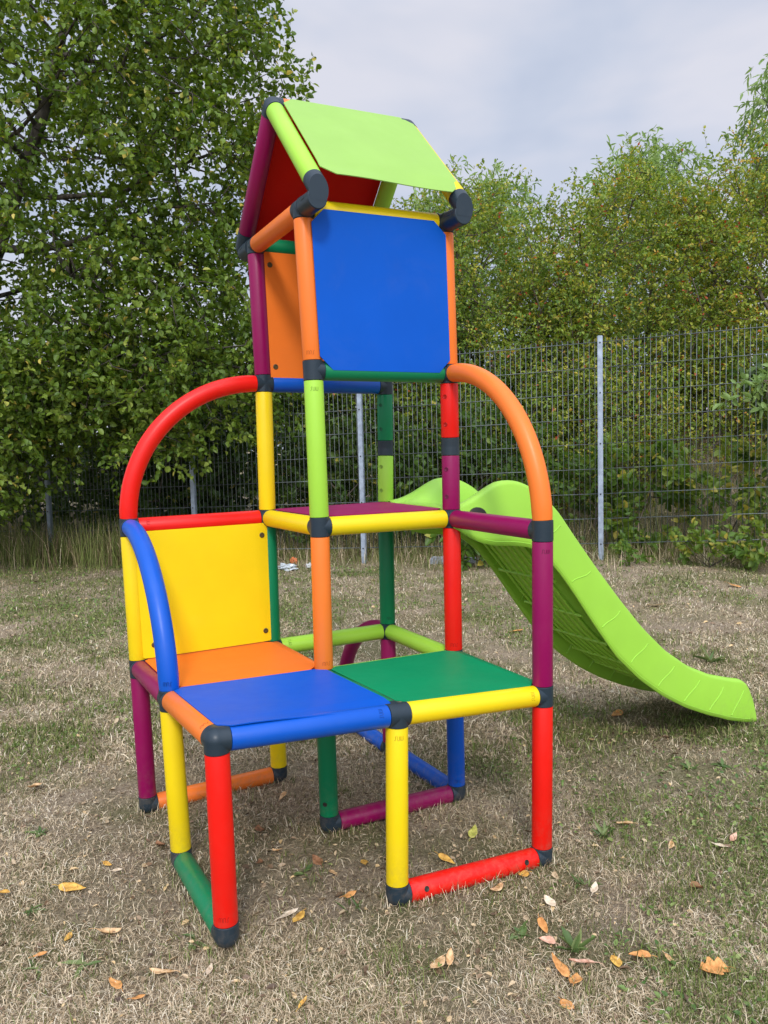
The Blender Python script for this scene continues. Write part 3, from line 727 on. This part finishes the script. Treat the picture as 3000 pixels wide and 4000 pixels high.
LF_HIP = leafmat('leaf_hip', [(0, (.08, .16, .025)), (.40, (.20, .30, .04)), (.64, (.37, .40, .055)), (.84, (.56, .46, .08)), (.94, (.62, .34, .06)), (1, (.50, .12, .04))], .35)
LF_WIL = leafmat('leaf_willow', [(0, (.14, .23, .07)), (.5, (.25, .37, .11)), (1, (.40, .50, .20))], .4)
LF_BRAM = leafmat('leaf_bramble', [(0, (.05, .10, .015)), (.5, (.11, .20, .03)), (.8, (.23, .30, .05)), (1, (.50, .42, .08))], .4)

make_tree('broadleaf_tree', 'large leafy tree overhanging the lawn and fence at the left', 'tree', None,
  [(-4.6, 8.9, 0), (-4.3, 8.5, 1.6), (-3.8, 8.0, 2.8), (-3.1, 7.7, 4.0), (-2.5, 7.5, 5.6)],
  [(-3.2, 7.4, 4.1, 2.45, 1.6, 3.1, 8), (-1.7, 7.2, 4.2, 1.05, 1.1, 1.7, 1.2), (-3.9, 6.9, 1.35, 1.3, .7, .85, 1.9), (-2.0, 6.9, 1.80, 1.2, .6, .85, 2.0)],
  1800, 98000, .055, LF_TREE, r_tip=.0030, aspect=.66, trunk_r=.085, shellk=.75)
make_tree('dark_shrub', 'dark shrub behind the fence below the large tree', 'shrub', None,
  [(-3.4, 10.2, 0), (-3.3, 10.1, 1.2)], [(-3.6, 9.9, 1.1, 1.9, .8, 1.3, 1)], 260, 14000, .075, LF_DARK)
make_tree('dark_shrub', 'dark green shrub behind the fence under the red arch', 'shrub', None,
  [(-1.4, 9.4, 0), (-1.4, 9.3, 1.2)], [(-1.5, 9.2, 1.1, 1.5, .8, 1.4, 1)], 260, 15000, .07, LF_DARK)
make_tree('hedge_shrub', 'dense green shrub behind the fence seen through the tower', 'shrub', 'shrubs behind the fence',
  [(.1, 9.0, 0), (.1, 9.0, 1.2)], [(.1, 8.9, 1.4, 1.35, .9, 1.75, 1)], 320, 34000, .040, LF_HIP, rnd_bias=-.22)
make_tree('hedge_shrub', 'tall yellow green rosehip shrub right behind the blue wall panel', 'shrub', 'shrubs behind the fence',
  [(1.1, 9.0, 0), (1.15, 8.9, 1.5)], [(1.05, 8.9, 2.15, 1.25, .9, 1.65, 1.1), (1.3, 8.2, .9, 1.0, .5, .9, .5)], 560, 56000, .036, LF_HIP, rnd_bias=-.04, barkm=M_TWIG)
make_tree('hedge_shrub', 'rosehip shrub with reddish berries in the middle above the bare fence post', 'shrub', 'shrubs behind the fence',
  [(2.6, 8.8, 0), (2.6, 8.7, 1.6)], [(2.65, 8.7, 2.2, 1.35, .9, 1.65, 1.1), (1.95, 8.9, 1.9, .6, .6, 1.2, .25), (2.2, 7.9, 1.0, .7, .5, .9, .3)], 560, 54000, .036, LF_HIP, rnd_bias=.0, barkm=M_TWIG)
make_tree('hedge_shrub', 'tallest rosehip shrub at the right edge above the fence', 'shrub', 'shrubs behind the fence',
  [(4.2, 8.6, 0), (4.1, 8.5, 1.6)], [(4.15, 8.4, 2.3, 1.3, .9, 1.75, 1), (3.3, 8.2, .9, .9, .6, .9, .3)], 520, 50000, .036, LF_HIP, rnd_bias=.03, barkm=M_TWIG)
make_tree('willow_tree', 'pale green slender tree rising right of the lime roof', 'tree', 'slender trees behind the shrubs',
  [(1.4, 11.6, 0), (1.35, 11.5, 3), (1.3, 11.5, 4.2)], [(1.3, 11.5, 3.7, .95, .7, 1.2, 1)], 150, 8000, .11, LF_WIL, aspect=.26, droop=.9, spray=.3)
make_tree('willow_tree', 'pale green slender tree rising behind the middle rosehip shrub', 'tree', 'slender trees behind the shrubs',
  [(3.8, 11.6, 0), (3.8, 11.5, 3), (3.8, 11.5, 4.3)], [(3.75, 11.5, 3.85, 1.05, .7, 1.15, 1)], 150, 8000, .11, LF_WIL, aspect=.26, droop=.9, spray=.3)
make_tree('willow_tree', 'tallest pale green slender tree at the right edge against the sky', 'tree', 'slender trees behind the shrubs',
  [(5.4, 11.0, 0), (5.35, 11.0, 3), (5.35, 11.0, 5.4)], [(5.45, 11.0, 4.75, .66, .6, 1.3, 1)], 110, 5500, .11, LF_WIL, aspect=.26, droop=.9, spray=.3)
n = 26000; a = rng.uniform(-14, 13, n); d = rng.uniform(12.5, 15.5, n); xy = np.array(CAM[:2]) + a[:, None] * RGT + d[:, None] * FWD
z = G(xy[:, 0], xy[:, 1]) + rng.random(n) ** 1.2 * (1.5 + 1.1 * vnoise(xy[:, 0], xy[:, 1], .9)); Ll = rng.uniform(.10, .2, n)
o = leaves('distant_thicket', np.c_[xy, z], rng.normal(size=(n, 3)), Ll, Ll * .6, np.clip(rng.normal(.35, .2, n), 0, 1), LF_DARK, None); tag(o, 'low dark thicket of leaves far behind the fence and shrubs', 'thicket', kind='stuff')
# undergrowth along the back of the fence
for (a, d, z, ra_, rz, nl, ls, mt, nm, lb, bias) in [
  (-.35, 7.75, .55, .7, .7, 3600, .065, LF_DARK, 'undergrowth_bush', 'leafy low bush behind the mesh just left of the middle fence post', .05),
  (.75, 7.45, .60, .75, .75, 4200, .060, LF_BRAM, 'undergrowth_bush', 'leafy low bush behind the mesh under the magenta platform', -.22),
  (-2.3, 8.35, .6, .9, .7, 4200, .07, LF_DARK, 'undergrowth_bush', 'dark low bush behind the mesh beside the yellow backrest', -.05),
  (1.55, 7.1, .35, .5, .45, 1500, .060, LF_BRAM, 'bramble', 'bramble behind the mesh left of the bare fence post', -.05),
  (2.15, 6.95, .50, .42, .50, 1000, .085, LF_BRAM, 'bramble', 'broad leaved bramble behind the mesh right of the bare fence post', .05),
  (2.85, 6.75, .45, .40, .45, 800, .075, LF_BRAM, 'bramble', 'yellowing bramble behind the mesh near the right edge', .18),
  (3.25, 6.55, 1.05, .35, .5, 600, .09, LF_DARK, 'bramble', 'climbing dark green vine on the bank at the right edge', .1),
  (2.45, 6.12, .17, .28, .14, 330, .055, LF_BRAM, 'low_weed', 'bright green weed clump in front of the mesh right of the bare post', .15),
  (2.95, 5.98, .20, .30, .18, 420, .060, LF_BRAM, 'low_weed', 'yellow green weed clump in front of the mesh at the right edge', .22),
  (1.95, 6.3, .14, .22, .12, 220, .045, LF_BRAM, 'low_weed', 'small weed clump at the foot of the bare fence post', .0),
  (.75, 6.55, .18, .22, .15, 260, .085, LF_BRAM, 'low_weed', 'broad leaved dock weed beside the concrete slab by the fence', -.15)]:
    make_tree(nm, lb, 'shrub' if 'bush' in nm else 'weed', None, [(a, d, 0), (a, d, z * .5)], [(a, d, z + (.1 if z > .3 else 0), ra_, min(.35, ra_), rz, 1)],
              max(14, nl // 45), nl, ls, mt, r_tip=.0022, spray=.12 if z < .3 else .18, scatter=.05, rnd_bias=bias, barkm=M_TWIG, trunk_r=.012, droop=.1)
make_tree('sapling', 'young sapling with long pale leaves reaching in from the right over the mesh fence', 'sapling', None,
  [(3.35, 5.9, 0), (3.3, 5.85, .8), (3.2, 5.85, 1.7)], [(3.0, 5.8, 1.75, .33, .25, .22, 1), (2.95, 5.8, 1.35, .33, .25, .12, .7)], 22, 330, .085, LF_WIL, r_tip=.003, aspect=.42, trunk_r=.014, barkm=M_TWIG, spray=.16, droop=.05)

# ================================================================== grass
def grassmat():
    m, n, l, b = newmat('grass_blades')
    at = n.new('ShaderNodeAttribute'); at.attribute_name = 'rnd'
    r = n.new('ShaderNodeValToRGB'); l.new(at.outputs['Fac'], r.inputs[0])
    st = [(0, (.06, .085, .018)), (.25, (.16, .21, .05)), (.42, (.30, .31, .11)), (.50, (.13, .09, .05)), (.6, (.44, .33, .20)), (.8, (.82, .67, .45)), (1, (.94, .85, .66))]
    r.color_ramp.elements[0].position = 0; r.color_ramp.elements[0].color = (*st[0][1], 1); r.color_ramp.elements[1].position = 1; r.color_ramp.elements[1].color = (*st[-1][1], 1)
    for p, c in st[1:-1]: e = r.color_ramp.elements.new(p); e.color = (*c, 1)
    l.new(r.outputs[0], b.inputs['Base Color']); b.inputs['Roughness'].default_value = .7; b.inputs['Specular IOR Level'].default_value = .2
    tr = n.new('ShaderNodeBsdfTranslucent'); l.new(r.outputs[0], tr.inputs['Color']); mx = n.new('ShaderNodeMixShader'); mx.inputs[0].default_value = .2
    l.new(b.outputs[0], mx.inputs[1]); l.new(tr.outputs[0], mx.inputs[2]); l.new(mx.outputs[0], n['Material Output'].inputs['Surface'])
    return m
M_GRASS = grassmat()
def blades(name, X, Y, H, Wd, lean, rnd, label, cat, extra=0.0, spread=None):
    n = len(X); Z = G(X, Y)
    az = rng.uniform(0, 2 * math.pi, n); dx, dy = np.cos(az), np.sin(az)
    sx, sy = -dy, dx
    B = np.c_[X, Y, Z - .003]; D = np.c_[dx, dy, np.zeros(n)]; S = np.c_[sx, sy, rng.normal(0, .35, n)]
    up = np.array([0, 0, 1.0])
    l1 = (lean * rng.uniform(.3, .9, n))[:, None]; l2 = (lean * rng.uniform(.8, 1.5, n))[:, None]; H = H[:, None]; Wd = Wd[:, None]
    kink = np.c_[rng.normal(0, .22, n), rng.normal(0, .22, n), np.zeros(n)]
    M1 = B + D * H * .5 * np.sin(l1) + up * H * .5 * np.cos(l1)
    T = M1 + (D + kink) * H * .5 * np.sin(l2) + up * H * .5 * np.cos(l2)
    T[:, 2] = np.maximum(T[:, 2], Z + .002)
    V = np.stack([B - S * Wd * .5, B + S * Wd * .5, M1 + S * Wd * .45, M1 - S * Wd * .45, T], 1).reshape(-1, 3)
    i = (np.arange(n) * 5)[:, None]
    me = npmesh(name, V, i + np.array([[0, 1, 2, 3]]), i + np.array([[3, 2, 4]]), attrs={'rnd': np.repeat(rnd, 5)})
    o = link(name, me, M_GRASS); tag(o, label, cat, kind='stuff'); return o
def lawn(n, dmin, dmax, power, hh, ww):
    u = rng.random(n); d = (dmin ** (1 - power) + u * (dmax ** (1 - power) - dmin ** (1 - power))) ** (1 / (1 - power))
    a = rng.uniform(-.68, .68, n) * (d + .3)
    xy = np.array(CAM[:2]) + a[:, None] * RGT + d[:, None] * FWD
    X, Y = xy[:, 0], xy[:, 1]
    t = (X - _f0[0]) * FN[0] + (Y - _f0[1]) * FN[1]
    g = vnoise(X, Y, 1.3) * .35 + vnoise(X + 7, Y - 3, 3.7) * .35 + vnoise(X, Y, 11.0) * .3
    bare = vnoise(X - 11, Y + 5, 2.1) * .6 + vnoise(X, Y + 3, 6.0) * .4
    keep = (t < .9) & (rng.random(n) > np.clip((bare - .50) * 3.2, 0, .70))
    X, Y, d, g = X[keep], Y[keep], d[keep], g[keep]; n = len(X)
    far = np.clip((d - 2.0) / 4.5, 0, 1)
    green = np.clip((g - .52) * 4.0 + .18 + far * .38, 0.04, .50 + .28 * far)
    isg = rng.random(n) < green
    rnd = np.where(isg, rng.uniform(.02, .44, n), np.clip(rng.normal(.55 + .26 * (.5 * vnoise(X + 31, Y + 9, 2.4) + .5 * vnoise(X - 31, Y + 19, 14.0)), .15, n), .47, 1))
    sc = .8 + .13 * d
    H = hh * rng.lognormal(0, .35, n) * np.where(isg, 1.1, 1.0); Wv = ww * sc * rng.uniform(.6, 1.3, n) * np.where(isg, 1.25, .85)
    lean = np.where(isg, rng.uniform(.3, 1.25, n), rng.uniform(1.15, 1.60, n))
    return X, Y, H, Wv, lean, rnd
P1 = lawn(470000, 1.0, 9.5, 1.6, .020, .00135)
P2 = lawn(130000, 2.6, 9.5, 1.1, .030, .0024); 
P3 = list(lawn(170000, 1.0, 7.5, 1.7, .011, .0016)); n3 = len(P3[0]); P3[4] = rng.uniform(1.2, 1.6, n3); P3[5] = np.clip(rng.normal(.60, .09, n3), .47, 1)   # crumbled thatch
# longer tufts left standing against the feet and ground bars
qs = []
for (k0, k1, m_) in [('A0','D0',260),('B0','C0',420),('E0','F0',300),('F0','I0',220),('G0','H0',300),('A0','A1',60),('B0','B1',60),('C0','C1',70),('D0','D1',50),('G0','G1',60),('E0','E1',60)]:
    a3, b3 = P(k0), P(k1); tt_ = rng.random(m_); sg = rng.choice([-1, 1], m_); w_ = rng.uniform(.016, .045, m_)
    if k1[1] == '1': an = rng.uniform(0, 6.28, m_); qs.append(np.c_[a3.x + np.cos(an) * (.02 + w_ * .5), a3.y + np.sin(an) * (.02 + w_ * .5)]); continue
    dx_, dy_ = b3.x - a3.x, b3.y - a3.y; ll = math.hypot(dx_, dy_)
    qs.append(np.c_[a3.x + dx_ * tt_ - dy_ / ll * sg * w_, a3.y + dy_ * tt_ + dx_ / ll * sg * w_])
qs = np.concatenate(qs); n4 = len(qs)
P4 = (qs[:, 0], qs[:, 1], rng.uniform(.018, .048, n4), np.full(n4, .0016), rng.uniform(.3, 1.3, n4), np.where(rng.random(n4) < .35, rng.uniform(.05, .42, n4), np.clip(rng.normal(.7, .15, n4), .5, 1)))
P1 = tuple(np.concatenate(q) for q in zip(P1, P2, P3, P4))
blades('dry_grass', *P1, 'short matted dry grass with green patches covering the lawn', 'grass')

if True:   # tall grass along the foot of the fence at the left
    n = 3600; r = rng.uniform(-.62, -.22, n) ; off = rng.normal(-.25, .25, n)
    fx = np.array([fence_pt(v) for v in r]); X = fx[:, 0] + FN[0] * off; Y = fx[:, 1] + FN[1] * off
    blades('tall_grass', X, Y, rng.uniform(.22, .55, n), np.full(n, .0045), rng.uniform(.15, .9, n), np.clip(rng.normal(.36, .16, n), .1, .85), 'long green grass at the foot of the fence below the tree', 'grass')
    n = 22000; r = rng.uniform(-.25, .8, n) ** 1.0; off = np.where(r > .3, rng.uniform(-.1, 2.4, n), rng.normal(.45, .4, n))
    fx = np.array([fence_pt(v) for v in r]); X = fx[:, 0] + FN[0] * off; Y = fx[:, 1] + FN[1] * off
    blades('dry_stems', X, Y, np.where(off < .25, rng.uniform(.06, .22, n), rng.uniform(.12, .45, n)), np.full(n, .0035), rng.uniform(.1, 1.2, n), np.clip(rng.normal(.44, .22, n), .05, .9), 'straggly dry stems and grass on the bank behind the mesh fence', 'grass')

# ================================================================== fallen leaves, weeds, litter
def deadmat(name, c0, c1):
    m, n, l, b = newmat(name)
    t = n.new('ShaderNodeTexCoord'); q = n.new('ShaderNodeTexNoise'); q.inputs['Scale'].default_value = 90; q.inputs['Detail'].default_value = 5; l.new(t.outputs['Object'], q.inputs['Vector'])
    r = n.new('ShaderNodeValToRGB'); l.new(q.outputs['Fac'], r.inputs[0]); r.color_ramp.elements[0].position = .35; r.color_ramp.elements[0].color = (*c0, 1); r.color_ramp.elements[1].position = .6; r.color_ramp.elements[1].color = (*c1, 1)
    l.new(r.outputs[0], b.inputs['Base Color']); b.inputs['Roughness'].default_value = .6; b.inputs['Specular IOR Level'].default_value = .3
    return m
DEAD = {'golden': deadmat('leaf_golden', (.45, .22, .04), (.78, .47, .10)), 'orange': deadmat('leaf_orange', (.46, .19, .05), (.74, .36, .12)),
        'tan': deadmat('leaf_tan', (.48, .27, .11), (.78, .52, .28)), 'pale': deadmat('leaf_pale', (.55, .42, .28), (.82, .68, .50)),
        'brown': deadmat('leaf_brown', (.16, .07, .03), (.36, .18, .09)), 'pink': deadmat('leaf_pink', (.5, .25, .16), (.78, .48, .34)), 'yellow green': deadmat('leaf_yg', (.35, .35, .06), (.62, .58, .14))}
def fallen_leaf(x, y, size, colk, label, aspect=.5, curl=.5, lobed=False):
    R = random.Random(int(abs(x * 7919 + y * 104729) * 100)); NU, NV = 13, 7
    az = R.uniform(0, 6.28); c = R.uniform(.4, 1.2) * curl; cup = R.uniform(-.5, .9); tilt = R.uniform(-.35, .35); tw_ = R.uniform(-.8, .8)
    bm = bmesh.new(); V = []
    for i in range(NU):
        u = i / (NU - 1); wdt = math.sin(math.pi * min(1, u ** .8)) ** .8 * (1 - .25 * u) + .01
        if lobed: wdt *= .62 + .55 * abs(math.sin(u * 3.1 * math.pi)) ** 1.3
        ang = c * (u - .5) * 2; row = []
        for j in range(NV):
            v = (j / (NV - 1) - .5) * 2; w_ = v * wdt * aspect * .5 * (1 + .06 * math.sin(u * 19 + j))
            q = Vector(((u - .5) * math.cos(ang * .6), w_ * math.cos(cup * v), .16 * c * ((u - .5) * 2) ** 2 + abs(w_) * abs(cup) * .5 + .015 * math.sin(u * 9 + v * 3 + az)))
            q = Matrix.Rotation(tw_ * (u - .5), 3, 'X') @ q; row.append(bm.verts.new(q * size))
        V.append(row)
    for i in range(NU - 1):
        for j in range(NV - 1): bm.faces.new((V[i][j], V[i + 1][j], V[i + 1][j + 1], V[i][j + 1]))
    add_sweep(bm, [V[0][3].co + Vector((-.0, 0, 0)), V[0][3].co + Vector((-.12, .02, .01)) * size, V[0][3].co + Vector((-.26, .05, -.02)) * size], .0006, 5)
    bmesh.ops.rotate(bm, verts=bm.verts, matrix=Matrix.Rotation(tilt, 3, 'Y') @ Matrix.Rotation(R.uniform(-.3, .3), 3, 'X'))
    zmin = min(v.co.z for v in bm.verts); bmesh.ops.translate(bm, verts=bm.verts, vec=(0, 0, -zmin))
    o = bmobj('fallen_leaf', bm, DEAD[colk], None, angle=70)
    sm = o.modifiers.new('thickness', 'SOLIDIFY'); sm.thickness = .0004
    o.location = (x, y, Gs(x, y) + .006); o.rotation_euler = (0, 0, az)
    tag(o, label, 'leaf', 'fallen leaves on the grass')
FL = [
 (-.242, .395, .068, 'golden', 'large golden fallen leaf left of the green foot tube', .5, .3), (-.387, .439, .05, 'golden', 'golden leaf cut by the left edge of the picture', .6, .3),
 (-.194, .174, .062, 'tan', 'folded tan leaf standing up left of the red front leg', .6, 1.2), (-.271, .202, .03, 'golden', 'small golden leaf lying left of the folded tan leaf', .5, .6),
 (-.327, .159, .032, 'orange', 'small orange leaf near the left edge below the green weed', .6, .8), (-.153, .478, .026, 'golden', 'small yellow leaf left of the foot of the inner yellow leg', .6, .6),
 (-.136, .431, .028, 'pale', 'small whitish leaf left of the green foot tube', .5, .5), (-.122, -.009, .058, 'tan', 'tall tan leaf standing on edge below and left of the red front leg', .45, .7),
 (-.039, -.048, .045, 'pale', 'pale curled leaf in front of the red front leg', .4, .5), (-.207, .002, .052, 'orange', 'orange leaf lying lower left on straw coloured grass', .4, .4),
 (-.295, .001, .028, 'pale', 'small pale leaf at the lower left', .6, .5), (-.176, -.064, .028, 'orange', 'small orange leaf near the bottom edge left of centre', .5, .6),
 (.082, -.233, .032, 'golden', 'small golden leaf standing at the bottom edge near the centre', .5, .7), (.162, .057, .050, 'pale', 'pale half of the pair of leaves right of the red front leg', .5, .5),
 (.172, .030, .052, 'golden', 'golden half of the pair of leaves right of the red front leg', .5, .3), (.403, .185, .046, 'golden', 'golden leaf left of the front yellow leg', .5, .3),
 (.321, .186, .036, 'tan', 'tan leaf just left of the golden one by the front yellow leg', .5, .5), (.311, .265, .045, 'brown', 'brown crumpled leaf under the seat in front of the yellow leg', .6, 1),
 (.183, .326, .036, 'brown', 'red brown leaf under the blue seat', .6, .7), (.241, .363, .042, 'tan', 'curled tan leaf under the blue seat', .5, 1.0),
 (.240, .501, .050, 'brown', 'dark brown leaf on the bare soil under the blue seat', .6, .6), (.367, .668, .045, 'tan', 'tan leaf standing beside the orange foot tube', .6, .9),
 (-.279, 1.128, .075, 'tan', 'tan leaf in the grass beyond the magenta leg at the left', .5, .5), (-.016, .535, .055, 'brown', 'brown leaf between the inner yellow leg and the red front leg', .5, .8),
 (.311, .068, .034, 'orange', 'small orange leaf left of the foot of the front yellow leg', .6, .6), (.345, -.258, .056, 'tan', 'larger tan leaf of the pair below the red foot tube', .5, .4),
 (.376, -.254, .040, 'tan', 'smaller tan leaf of the pair below the red foot tube', .6, .4), (.543, -.378, .055, 'orange', 'upper leaf of the two orange ones near the bottom edge', .5, .5),
 (.548, -.418, .048, 'orange', 'lower leaf of the two orange ones near the bottom edge', .6, .4), (.590, -.385, .056, 'pink', 'pinkish leaf touching the pair of orange ones', .45, .4),
 (.616, -.235, .045, 'orange', 'orange leaf standing below the right foot of the red tube', .6, .8), (.587, -.284, .034, 'pink', 'round pinkish leaf beneath the standing orange leaf', .8, .3),
 (.705, -.418, .045, 'orange', 'orange leaf lying at the lower right beside two smaller ones', .6, .5), (.653, -.411, .038, 'golden', 'small golden brown leaf left of the lower right orange leaf', .7, .8),
 (.747, -.457, .032, 'tan', 'narrow tan leaf right of the lower right orange leaf', .4, .6), (.787, -.520, .065, 'orange', 'lobed orange maple leaf at the lower right', .95, .6, True),
 (.488, -.467, .032, 'orange', 'small orange leaf at the very bottom edge right of centre', .7, .4), (.686, -.166, .036, 'pale', 'pale leaf below the right foot of the front frame', .7, .5),
 (.616, -.064, .050, 'tan', 'curled tan leaf standing beneath the red foot tube', .5, 1.1), (.709, -.039, .034, 'golden', 'golden leaf leaning against the red foot tube', .8, 1.0),
 (.811, -.170, .034, 'pale', 'pale leaf in the dry grass right of the front frame', .6, .4), (1.022, -.273, .050, 'brown', 'brown crumpled leaf in the grass at the right', .6, 1.1),
 (1.120, -.101, .034, 'tan', 'small tan leaf in the grass beyond the brown one at the right', .5, .7), (1.101, .045, .055, 'tan', 'tan leaf lying right of the tall red leg', .6, .3),
 (.588, .107, .048, 'golden', 'golden leaf inside the front frame behind the red foot tube', .5, .5), (.732, .209, .060, 'yellow green', 'yellow green leaf standing inside the front frame', .5, .8),
 (1.278, -.158, .034, 'pink', 'small pink leaf at the right edge', .5, .6), (1.214, -.162, .040, 'pale', 'whitish leaf next to the pink one near the right edge', .6, .4),
 (1.707, .724, .070, 'orange', 'orange leaf in the shade under the slide', .6, .5), (2.196, 2.016, .085, 'orange', 'orange leaf on the lawn seen left of the slide', .6, .5),
 (3.242, 2.054, .09, 'tan', 'tan leaf on the lawn beyond the slide', .6, .4), (4.074, 2.168, .09, 'orange', 'orange leaf far out on the lawn near the right edge', .6, .4), (1.434, .55, .06, 'tan', 'tan leaf left of the end of the slide', .5, .6)]
for f in FL: fallen_leaf(*f)
# scraps of dry leaf too small to count
n = 17000; u = rng.random(n); d = 1.2 + 6.3 * u ** 1.3; a = rng.uniform(-.6, .6, n) * d
xy = np.array(CAM[:2]) + a[:, None] * RGT + d[:, None] * FWD
DM = leafmat('leaf_litter', [(0, (.06, .035, .02)), (.4, (.22, .14, .08)), (.75, (.52, .40, .25)), (1, (.66, .46, .22))], 0)
Pn = np.c_[xy, G(xy[:, 0], xy[:, 1]) + .006]; Ll = np.minimum(.026, .0065 * rng.lognormal(0, .55, n)) * (.8 + .12 * d)
o = leaves('leaf_litter', Pn, np.c_[rng.normal(size=(n, 2)), rng.normal(0, .25, n)], Ll, Ll * .5, rng.random(n), DM, None, flat=1.5, fold=.3, curl=.5); tag(o, 'scraps of dry brown leaf scattered in the grass', 'leaf litter', kind='stuff')

n = 60000; d = 1.2 + 6.5 * rng.random(n) ** 1.2; a = rng.uniform(-.62, .62, n) * (d + .2)
xy = np.array(CAM[:2]) + a[:, None] * RGT + d[:, None] * FWD
g = vnoise(xy[:, 0], xy[:, 1], 1.3) * .5 + vnoise(xy[:, 0] + 7, xy[:, 1] - 3, 3.7) * .3 + vnoise(xy[:, 0], xy[:, 1], 9.0) * .2
xy = xy[rng.random(n) < np.clip((g - .50) * 3.0 + .04, 0, .6)]; n = len(xy)
Pn = np.c_[xy, G(xy[:, 0], xy[:, 1]) + rng.uniform(.002, .012, n)]; Ll = rng.uniform(.006, .016, n) * (.8 + .16 * np.linalg.norm(xy - np.array(CAM[:2]), axis=1))
GC = leafmat('leaf_cover', [(0, (.07, .14, .03)), (.5, (.16, .25, .06)), (1, (.32, .38, .12))], .25)
o = leaves('ground_cover', Pn, np.c_[rng.normal(size=(n, 2)), rng.normal(.25, .3, n)], Ll, Ll * .55, rng.random(n), GC, None, flat=1.3, fold=.2, curl=.4); tag(o, 'small green clover and weed leaves growing in patches in the lawn', 'ground cover', kind='stuff')

M_WEED = leafmat('leaf_weed', [(0, (.06, .11, .03)), (.5, (.13, .20, .06)), (1, (.27, .32, .12))], .25)
def weed(x, y, r, nl, asp, label, upright=.15):
    t = rng.uniform(0, 6.28, nl); D = np.c_[np.cos(t), np.sin(t), upright + rng.normal(0, .2, nl)]
    Ll = r * .62 * rng.uniform(.4, 1.15, nl)
    o = leaves('weed_plant', np.zeros((nl, 3)) + rng.normal(0, r * .08, (nl, 3)) * [1, 1, 0], D, Ll, Ll * asp, rng.uniform(.1, .9, nl), M_WEED, None, flat=1.6, fold=.18, curl=.55)
    o.location = (x, y, Gs(x, y) + .004); tag(o, label, 'weed', 'weeds in the lawn')
for wd in [(-.045, .06, .062, 11, .24, 'flat green dandelion rosette at the left of the red front foot'), (-.334, .347, .05, 9, .22, 'small dull rosette near the left edge'),
  (-.324, .118, .10, 7, .14, 'long bladed green weed at the lower left'), (-.246, .091, .075, 8, .2, 'pale green weed right of the long bladed one'), (.265, .235, .040, 8, .4, 'little round green weed under the blue seat'),
  (.288, .006, .10, 6, .12, 'tall bladed weed between the red and yellow front legs', 1.2), (.556, -.226, .060, 10, .3, 'bright green rosette below the middle of the red foot tube'), (.613, -.332, .070, 12, .3, 'tall leafy weed among the orange leaves', .9),
  (1.012, .026, .07, 12, .22, 'yellow green tuft right of the tall red leg', 1.0), (.808, -.14, .07, 12, .16, 'grassy tuft beside the right foot of the front frame', 1.0),
  (1.646, .193, .08, 14, .25, 'broad green weed at the right edge below the slide end'), (1.535, .224, .07, 12, .25, 'smaller green weed left of the one below the slide end'), 
  (2.579, 1.047, .12, 16, .2, 'large tuft on the lawn right above the slide end', .9), (-.29, .767, .08, 12, .25, 'green weed patch left of the magenta leg'), ]:
    weed(*wd)
# slab and litter by the fence
def stone(name, c0, c1): 
    return deadmat(name, c0, c1)
bm = bmesh.new(); bmesh.ops.create_cube(bm, size=1); bmesh.ops.scale(bm, vec=(.56, .10, .07), verts=bm.verts)
bmesh.ops.subdivide_edges(bm, edges=bm.edges[:], cuts=3, use_grid_fill=True)
bmesh.ops.bevel(bm, geom=[e_ for e_ in bm.edges if e_.calc_face_angle(0) > 1], offset=.008, segments=2, affect='EDGES')
for v in bm.verts: v.co += Vector((random.uniform(-1, 1), random.uniform(-1, 1), random.uniform(-1, 1))) * .0022
o = bmobj('concrete_slab', bm, stone('concrete', (.24, .26, .28), (.42, .44, .46)), None, angle=50)
o.location = (3.27, 4.235, Gs(3.27, 4.235) + .012); o.rotation_euler = (0, .02, math.atan2(-.295, .388)); tag(o, 'narrow grey concrete kerb slab lying by the fence behind the slide', 'concrete slab')
def crumple(name, x, y, size, mat, label, cat, r=.35):
    bm = bmesh.new(); bmesh.ops.create_icosphere(bm, subdivisions=3, radius=1)
    sd_ = random.Random(int(x * 1000)); ph = [sd_.uniform(0, 6) for _ in range(6)]
    for v in bm.verts:
        q = v.co.normalized(); k = 1 + r * math.sin(q.x * 4 + ph[0]) * math.sin(q.y * 5 + ph[1]) + r * .6 * math.sin(q.z * 9 + ph[2] + q.x * 6)
        v.co = Vector((q.x * k * size[0], q.y * k * size[1], q.z * k * size[2]))
    o = bmobj(name, bm, mat, None, angle=25); o.location = (x, y, Gs(x, y) + size[2] * .7); o.rotation_euler = (0, 0, sd_.uniform(0, 3)); tag(o, label, cat)
crumple('plastic_bag', 1.914, 4.864, (.10, .045, .03), plastic('white_film', (.55, .60, .62), .3), 'crumpled whitish plastic bag lying near the fence seen behind the tower', 'litter')
crumple('paper_cup', 2.114, 4.856, (.03, .025, .022), plastic('white_paper', (.62, .62, .6), .6), 'small white scrap of paper right of the crumpled plastic bag', 'litter')
crumple('wrapper', 2.10, 5.2, (.035, .02, .03), plastic('orange_film', (.7, .2, .07), .4), 'small orange wrapper behind the crumpled plastic bag', 'litter')
